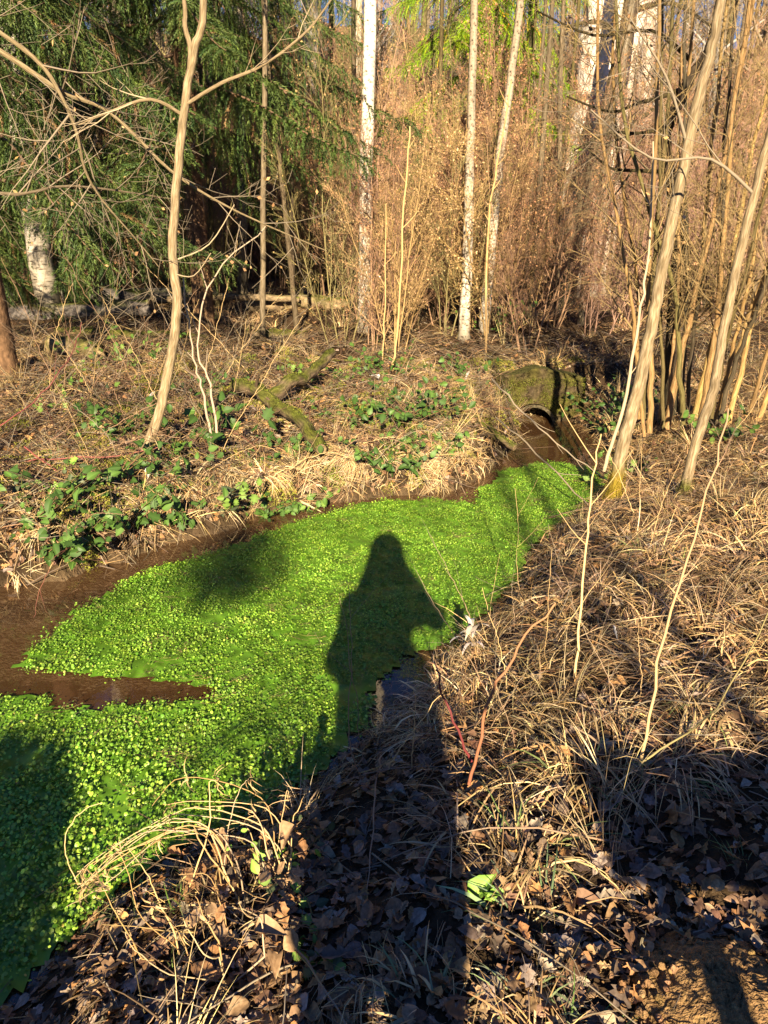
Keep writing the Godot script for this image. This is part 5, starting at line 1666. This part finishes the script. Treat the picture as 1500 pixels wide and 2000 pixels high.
func build_stalks() -> void:
	R.seed = 24
	for s in [["white scrap of dead leaf among the ivy of the middle far bank", -0.09, -8.0], ["white scrap of dead leaf on the dry grass above the drain", 0.95, -8.3], ["white scrap of dead leaf behind the leaning sapling", -2.3, -7.2], ["pale dead leaf hanging over the left bank's edge", -1.72, -5.1], ["pale tan leaf lying in the straw between the two tall straw stalks", 0.98, -2.75], ["folded pinkish-brown leaf caught at the foot of the twin stems", -1.45, -6.0]]:
		var size := 0.1 if s[2] < -4.0 else 0.06
		solo("pale_leaf", dead[int(absf(s[1]) * 10.0) % 10], M.bleached if s[2] > -8.5 and not ("tan" in s[0] or "pink" in s[0]) else M.dead_leaf, s[0], "leaf", Transform3D((Basis(Vector3.UP, R.randf() * TAU) * Basis(Vector3.RIGHT, -0.9)).scaled(Vector3(size, size, size)), on(s[1], s[2], 0.09)), "pale scraps of leaf")
	var g := "dry stalks on the near bank"
	stalk("dry_weed", "tall thin straw stalk standing nearest the water on the right bank", [[0.77, 0.5, -2.54], [0.76, 0.94, -2.54], [0.76, 1.23, -2.54], [0.77, 1.45, -2.54]], 0.0055, 0.0025, STRAW * 1.2, STRAW, 3, g)
	stalk("dry_weed", "tall straw stalk leaning right from the rim of the shade", [[0.84, 0.55, -1.95], [0.85, 0.98, -1.95], [0.9, 1.38, -1.95], [0.93, 1.68, -1.95]], 0.0055, 0.0022, STRAW, RUST * 1.2, 2, g)
	stalk("dry_weed", "thin olive stalk bending left at the right edge", [[0.85, 0.57, -1.9], [1.05, 0.72, -1.95], [1.2, 1.1, -2.0]], 0.004, 0.002, OLIVE * 1.2, OLIVE, 0, g)
	stalk("red_cane", "orange-red bramble stem arching up to the right beside the water", [[0.28, 0.5, -1.9], [0.32, 0.76, -1.9], [0.4, 0.97, -1.9], [0.5, 1.12, -1.9]], 0.006, 0.003, Color(0.26, 0.1, 0.055), Color(0.34, 0.18, 0.09), 0, "red stems")
	stalk("red_cane", "short dark red stem leaning left over the bank", [[0.28, 0.5, -1.99], [0.21, 0.67, -1.99], [0.17, 0.83, -1.99]], 0.005, 0.003, Color(0.16, 0.03, 0.03), Color(0.12, 0.04, 0.04), 0, "red stems")
	for s in [["long red stem curving up from the left edge", [[-2.88, 0.72, -5.4], [-2.53, 0.96, -5.4], [-2.26, 1.26, -5.4], [-2.15, 1.48, -5.4]]], ["red stem running flat below the leaning sapling", [[-2.89, 0.46, -5.3], [-2.5, 0.49, -5.3], [-1.99, 0.52, -5.3], [-1.68, 0.58, -5.3]]], ["red stem looping down to the left bank", [[-2.59, 0.58, -5.2], [-2.3, 0.42, -5.1], [-2.03, 0.4, -5.1], [-1.89, 0.5, -5.2]]]]:
		stalk("red_cane", s[0], s[1], 0.006, 0.003, Color(0.21, 0.06, 0.05), Color(0.27, 0.1, 0.08), 2, "red stems")
	stalk("twin_sapling", "pale twin stem rising right of the leaning sapling, left of its pair", [[-1.38, 0.6, -5.7], [-1.42, 0.95, -5.7], [-1.46, 1.25, -5.7], [-1.48, 1.75, -5.7]], 0.011, 0.005, Color(0.42, 0.31, 0.22), Color(0.36, 0.28, 0.2), 3, "twin stems on the left bank", "sapling")
	stalk("twin_sapling", "pale twin stem rising right of the leaning sapling, right of its pair", [[-1.33, 0.6, -5.7], [-1.36, 0.95, -5.75], [-1.45, 1.25, -5.8], [-1.3, 1.75, -5.9], [-0.9, 2.1, -6.0]], 0.011, 0.004, Color(0.42, 0.31, 0.22), Color(0.36, 0.28, 0.2), 4, "twin stems on the left bank", "sapling")
	stalk("bent_straw", "single bent straw standing in the water at lower left", [[-1.05, 0.0, -1.9], [-1.07, 0.12, -1.9], [-1.07, 0.22, -1.9], [-1.01, 0.32, -1.92], [-0.94, 0.34, -1.94]], 0.0022, 0.0012, STRAW, STRAW * 1.1, 0)
	# brushy tangle of thin stems left of the sapling
	for i in 46:
		var x := R.randf_range(-3.3, -1.3)
		var z := R.randf_range(-8.2, -5.4)
		var p := walk(on(x, z, -0.02), Vector3(R.randf_range(-0.7, 0.7), 1.0, R.randf_range(-0.3, 0.5)), R.randf_range(0.7, 1.9), 7, 0.12, -0.05)
		var pts := []
		for q in p: pts.append([q.x, q.y, q.z])
		var tone := i % 4
		stalk("brush_plant", "%s %s stem in the tangle %s, %s" % [["thin", "arching", "drooping"][i % 3], ["straw-coloured", "grey", "reddish", "brown"][tone], "by the trunk at the left edge" if x < -2.75 else "above the left red canes" if x < -2.1 else "behind the leaning sapling", "nearer the water" if z > -6.6 else "farther back"], pts, R.randf_range(0.002, 0.005), 0.0013, [STRAW * 0.8, DRAB * 1.1, RUST, DRAB * 0.7][tone], [STRAW, DRAB, RUST, DRAB][tone], 6, "tangle of thin stems on the left", "plant stalk")
	# dead bramble canes arching low over the left and far bank
	for i in 60:
		var x := R.randf_range(-3.2, 1.1)
		var z := R.randf_range(-7.6, -4.4)
		if near_side(x, z) or shore(x, z) < 0.05: continue
		var p := walk(on(x, z, -0.02), Vector3(R.randf_range(-1, 1), 0.9, R.randf_range(-0.6, 0.9)), R.randf_range(0.4, 1.1), 7, 0.18, -0.22)
		var pts := []
		for q in p: pts.append([q.x, maxf(q.y, high(q.x, q.z) + 0.015), q.z])
		stalk("bramble_cane", "low arching dead %s cane %s" % [["brown", "reddish", "grey", "straw-coloured"][i % 4], "on the far left bank" if x < -2.0 else "around the leaning sapling" if x < -1.0 else "by the mossy branches" if x < 0.0 else "by the low mossy pole"], pts, R.randf_range(0.0025, 0.005), 0.0015, [RUST * 0.7, Color(0.2, 0.07, 0.05), DRAB * 0.8, STRAW * 0.9][i % 4], [RUST, Color(0.22, 0.09, 0.06), DRAB, STRAW][i % 4], 3, "dead canes on the far bank", "plant stalk")
	# thin dead stalks scattered over the banks
	for i in 70:
		var z := -R.randf_range(2.0, 8.8)
		var x := R.randf_range(0.1, 0.58) * absf(z) if i % 3 else R.randf_range(-0.5, 0.2) * absf(z)
		if shore(x, z) < 0.1: continue
		var p := walk(on(x, z, -0.02), Vector3(R.randf_range(-0.4, 0.4), 1.0, R.randf_range(-0.3, 0.3)), R.randf_range(0.3, 0.9), 5, 0.14, -0.06)
		var pts := []
		for q in p: pts.append([q.x, q.y, q.z])
		stalk("thin_weed", "thin dead %s stalk %s" % [["straw", "brown"][i % 2], ("at the rim of the shade on the right bank" if z > -2.6 else "in the straw midway along the right bank" if z > -4.2 else "near the two leaning saplings" if z > -6.0 else "by the hazel's foot") if near_side(x, z) else ("on the left bank by the leaning sapling" if x < -0.8 else "on the middle of the far bank" if x < 0.8 else "around the dry grass above the drain")], pts, R.randf_range(0.0015, 0.003), 0.0008, [STRAW, RUST][i % 2], [STRAW * 1.1, DRAB][i % 2], i % 4, "thin dead stalks")
	# the sunlit clump of dead stalks at lower left
	R.seed = 25
	var o := thing("dead_stalk_clump", "sunlit clump of bent dead stalks with hanging brown leaves at lower left", "plant", on(-0.42, -1.5))
	var arcs := [[[-0.3, 0.4, -1.62], [-0.36, 0.5, -1.68], [-0.57, 0.5, -1.75], [-0.7, 0.43, -1.75], [-0.86, 0.3, -1.75], [-0.96, 0.18, -1.75]], [[-0.42, 0.38, -1.6], [-0.49, 0.48, -1.66], [-0.58, 0.48, -1.7], [-0.71, 0.42, -1.7], [-0.86, 0.31, -1.7], [-0.93, 0.22, -1.72]],
		[[-0.48, 0.3, -1.62], [-0.46, 0.48, -1.7], [-0.43, 0.57, -1.75], [-0.4, 0.61, -1.75]], [[-0.55, 0.36, -1.42], [-0.6, 0.47, -1.45], [-0.62, 0.57, -1.45], [-0.68, 0.6, -1.5]], [[-0.4, 0.5, -1.3], [-0.43, 0.58, -1.3], [-0.44, 0.68, -1.28]]]
	for k in 26:
		var a: Array = arcs[k % 5] if k < 5 else arcs[k % 2] if k < 16 else arcs[2 + k % 3]
		var b := a.duplicate(true)
		if k >= 5:
			for q in b:
				for ax in 3: q[ax] += R.randf_range(-0.035, 0.035)
			if k < 16: b = b.slice(0, R.randi_range(3, b.size()))
		var p := spline(V(b), 5)
		var off := Vector3(R.randf_range(-0.05, 0.05), R.randf_range(-0.05, 0.02), R.randf_range(-0.07, 0.07)) if k >= 5 else Vector3.ZERO
		if k >= 16: off = Vector3(R.randf_range(-0.18, 0.2), R.randf_range(-0.08, 0.02), R.randf_range(-0.15, 0.15))
		p[0] = on(p[0].x, p[0].z, -0.02) - off
		for q in p.size(): p[q] += off - o.position + rand_dir() * 0.0018
		var mb := MB.new()
		var c := vary([STRAW * 1.15, Color(0.45, 0.28, 0.12), Color(0.5, 0.38, 0.22)][k % 3], 0.2)
		mb.tube(p, taper(p.size(), R.randf_range(0.0014, 0.003), 0.0008), 5, c * 0.8, c)
		part(o, "stalk", mb.mesh(), M.twig)
		if k < 26:
			var tip := p[p.size() - 1 - R.randi() % 6]
			var f := tuft(7, 0.01, 0.04, 0.1, 1.2, 2.5, 0.003, [STRAW, STRAW * 1.2])
			part(o, "dry_blades", f.mesh(), M.dry_grass, Transform3D(Basis(Vector3(0, 0, 1), R.randf_range(0.8, 2.2)), tip))
	var hung: StandardMaterial3D = M.dead_leaf.duplicate()
	hung.albedo_color = Color(0.46, 0.25, 0.11).linear_to_srgb()
	var hung2: StandardMaterial3D = M.dead_leaf.duplicate()
	hung2.albedo_color = Color(0.52, 0.34, 0.18).linear_to_srgb()
	for k in 60:
		var l := R.randf_range(0.035, 0.075)
		var q := on(R.randf_range(-0.62, -0.22), R.randf_range(-1.8, -1.25), R.randf_range(0.01, 0.17)) - o.position
		part(o, "leaf", dead[R.randi() % 10], [hung, hung2][k % 2], Transform3D((Basis(Vector3.UP, R.randf() * TAU) * Basis(Vector3.RIGHT, R.randf_range(-1.5, 0.4))).scaled(Vector3(l, l, l)), q))

func build_behind() -> void:
	# what stands behind the camera and throws its shade into the view
	R.seed = 26
	build_photographer()
	build_shade_bench()
	var bush := thing("shade_bush", "dense evergreen bush added behind the camera to shade the water at lower left", "bush", on(-1.62, 2.0))  # unseen; added and thickened so that its shade falls at lower left
	var leafy := MB.new()
	for k in 8500:
		var d := rand_dir()
		var q := d * Vector3(0.56, 0.66, 0.5) * pow(R.randf(), 0.4)
		leafy.blade(q + Vector3(0, 0.72, 0), d + rand_dir(), R.randf_range(0.05, 0.09), 0.035, 0.5, 2, vary(Color(0.04, 0.09, 0.025), 0.3), vary(Color(0.06, 0.12, 0.03), 0.3))
	for k in 5:
		var q := walk(Vector3(0, -0.1, 0), Vector3(R.randf_range(-0.5, 0.5), 1, R.randf_range(-0.4, 0.4)), 1.1, 6, 0.1, 0.05)
		var mb := MB.new()
		mb.tube(q, taper(7, 0.016, 0.005), 6, DRAB * 0.6, DRAB * 0.7)
		part(bush, "stem", mb.mesh(), M.bark)
	part(bush, "foliage", leafy.mesh(), M.green_leaf).set_meta("kind", "stuff")
	trunk_tree("slender_tree", "slender trunk behind the camera, right of the path", "tree", [[1.2, 0.5, 6], [1.22, 3, 6], [1.25, 8, 6]], 0.05, 0.03, M.bark, DRAB, DRAB, "slender trees behind the camera")
	trunk_tree("slender_tree", "second slender trunk behind the camera", "tree", [[0.9, 0.5, 9], [0.93, 4, 9], [0.95, 9, 9]], 0.05, 0.03, M.bark, DRAB, DRAB, "slender trees behind the camera")
	R.seed = 28
	var host := trunk_tree("shade_host_tree", "bare tree added behind the camera to carry the shading ball of leaves", "tree", [[-4.7, 0.5, 9.5], [-4.65, 3.5, 9.5], [-4.6, 6.0, 9.6], [-4.5, 10.0, 9.6]], 0.09, 0.05, M.bark, DRAB, DRAB)  # unseen tree, added only to hold up the shading ball
	limb(host, [[-4.62, 4.9, 9.55], [-3.2, 5.5, 9.5], [-2.0, 5.7, 9.5], [-1.3, 5.9, 9.5], [-0.7, 6.2, 9.5]], 0.03, 0.01, M.bark, DRAB)
	var ball := thing("shade_mistletoe", "dense green ball of leaves added behind the camera for a soft shade patch", "shade_mistletoe", Vector3(-1.1, 5.95, 9.5))  # invented out of view to cast a soft patch of shade on the brook
	var fol := MB.new()
	for k in 1500:
		var d := rand_dir()
		fol.blade(d * (0.3 * pow(R.randf(), 0.5)) * Vector3(1.3, 0.7, 1.0), d + rand_dir() * 0.6, 0.09, 0.016, 0.3, 2, Color(0.14, 0.17, 0.05), Color(0.18, 0.2, 0.06))
	part(ball, "foliage", fol.mesh(), M.fresh_grass).set_meta("kind", "stuff")
	var n_ := -1
	for q in [[-3.2, 12.0, 0], [3.6, 15.0, 1], [-6.5, 16.0, 2], [7.0, 13.0, 3], [9.0, 22.0, 4], [-9.5, 23.0, 1]]:
		n_ += 1
		bare_tree("bare tree standing behind the camera %s" % ["left of the path", "right of the path", "farther left", "farther right", "far right", "far left"][n_], on(q[0], q[1]), q[2], 0.9, "bare trees behind the camera")
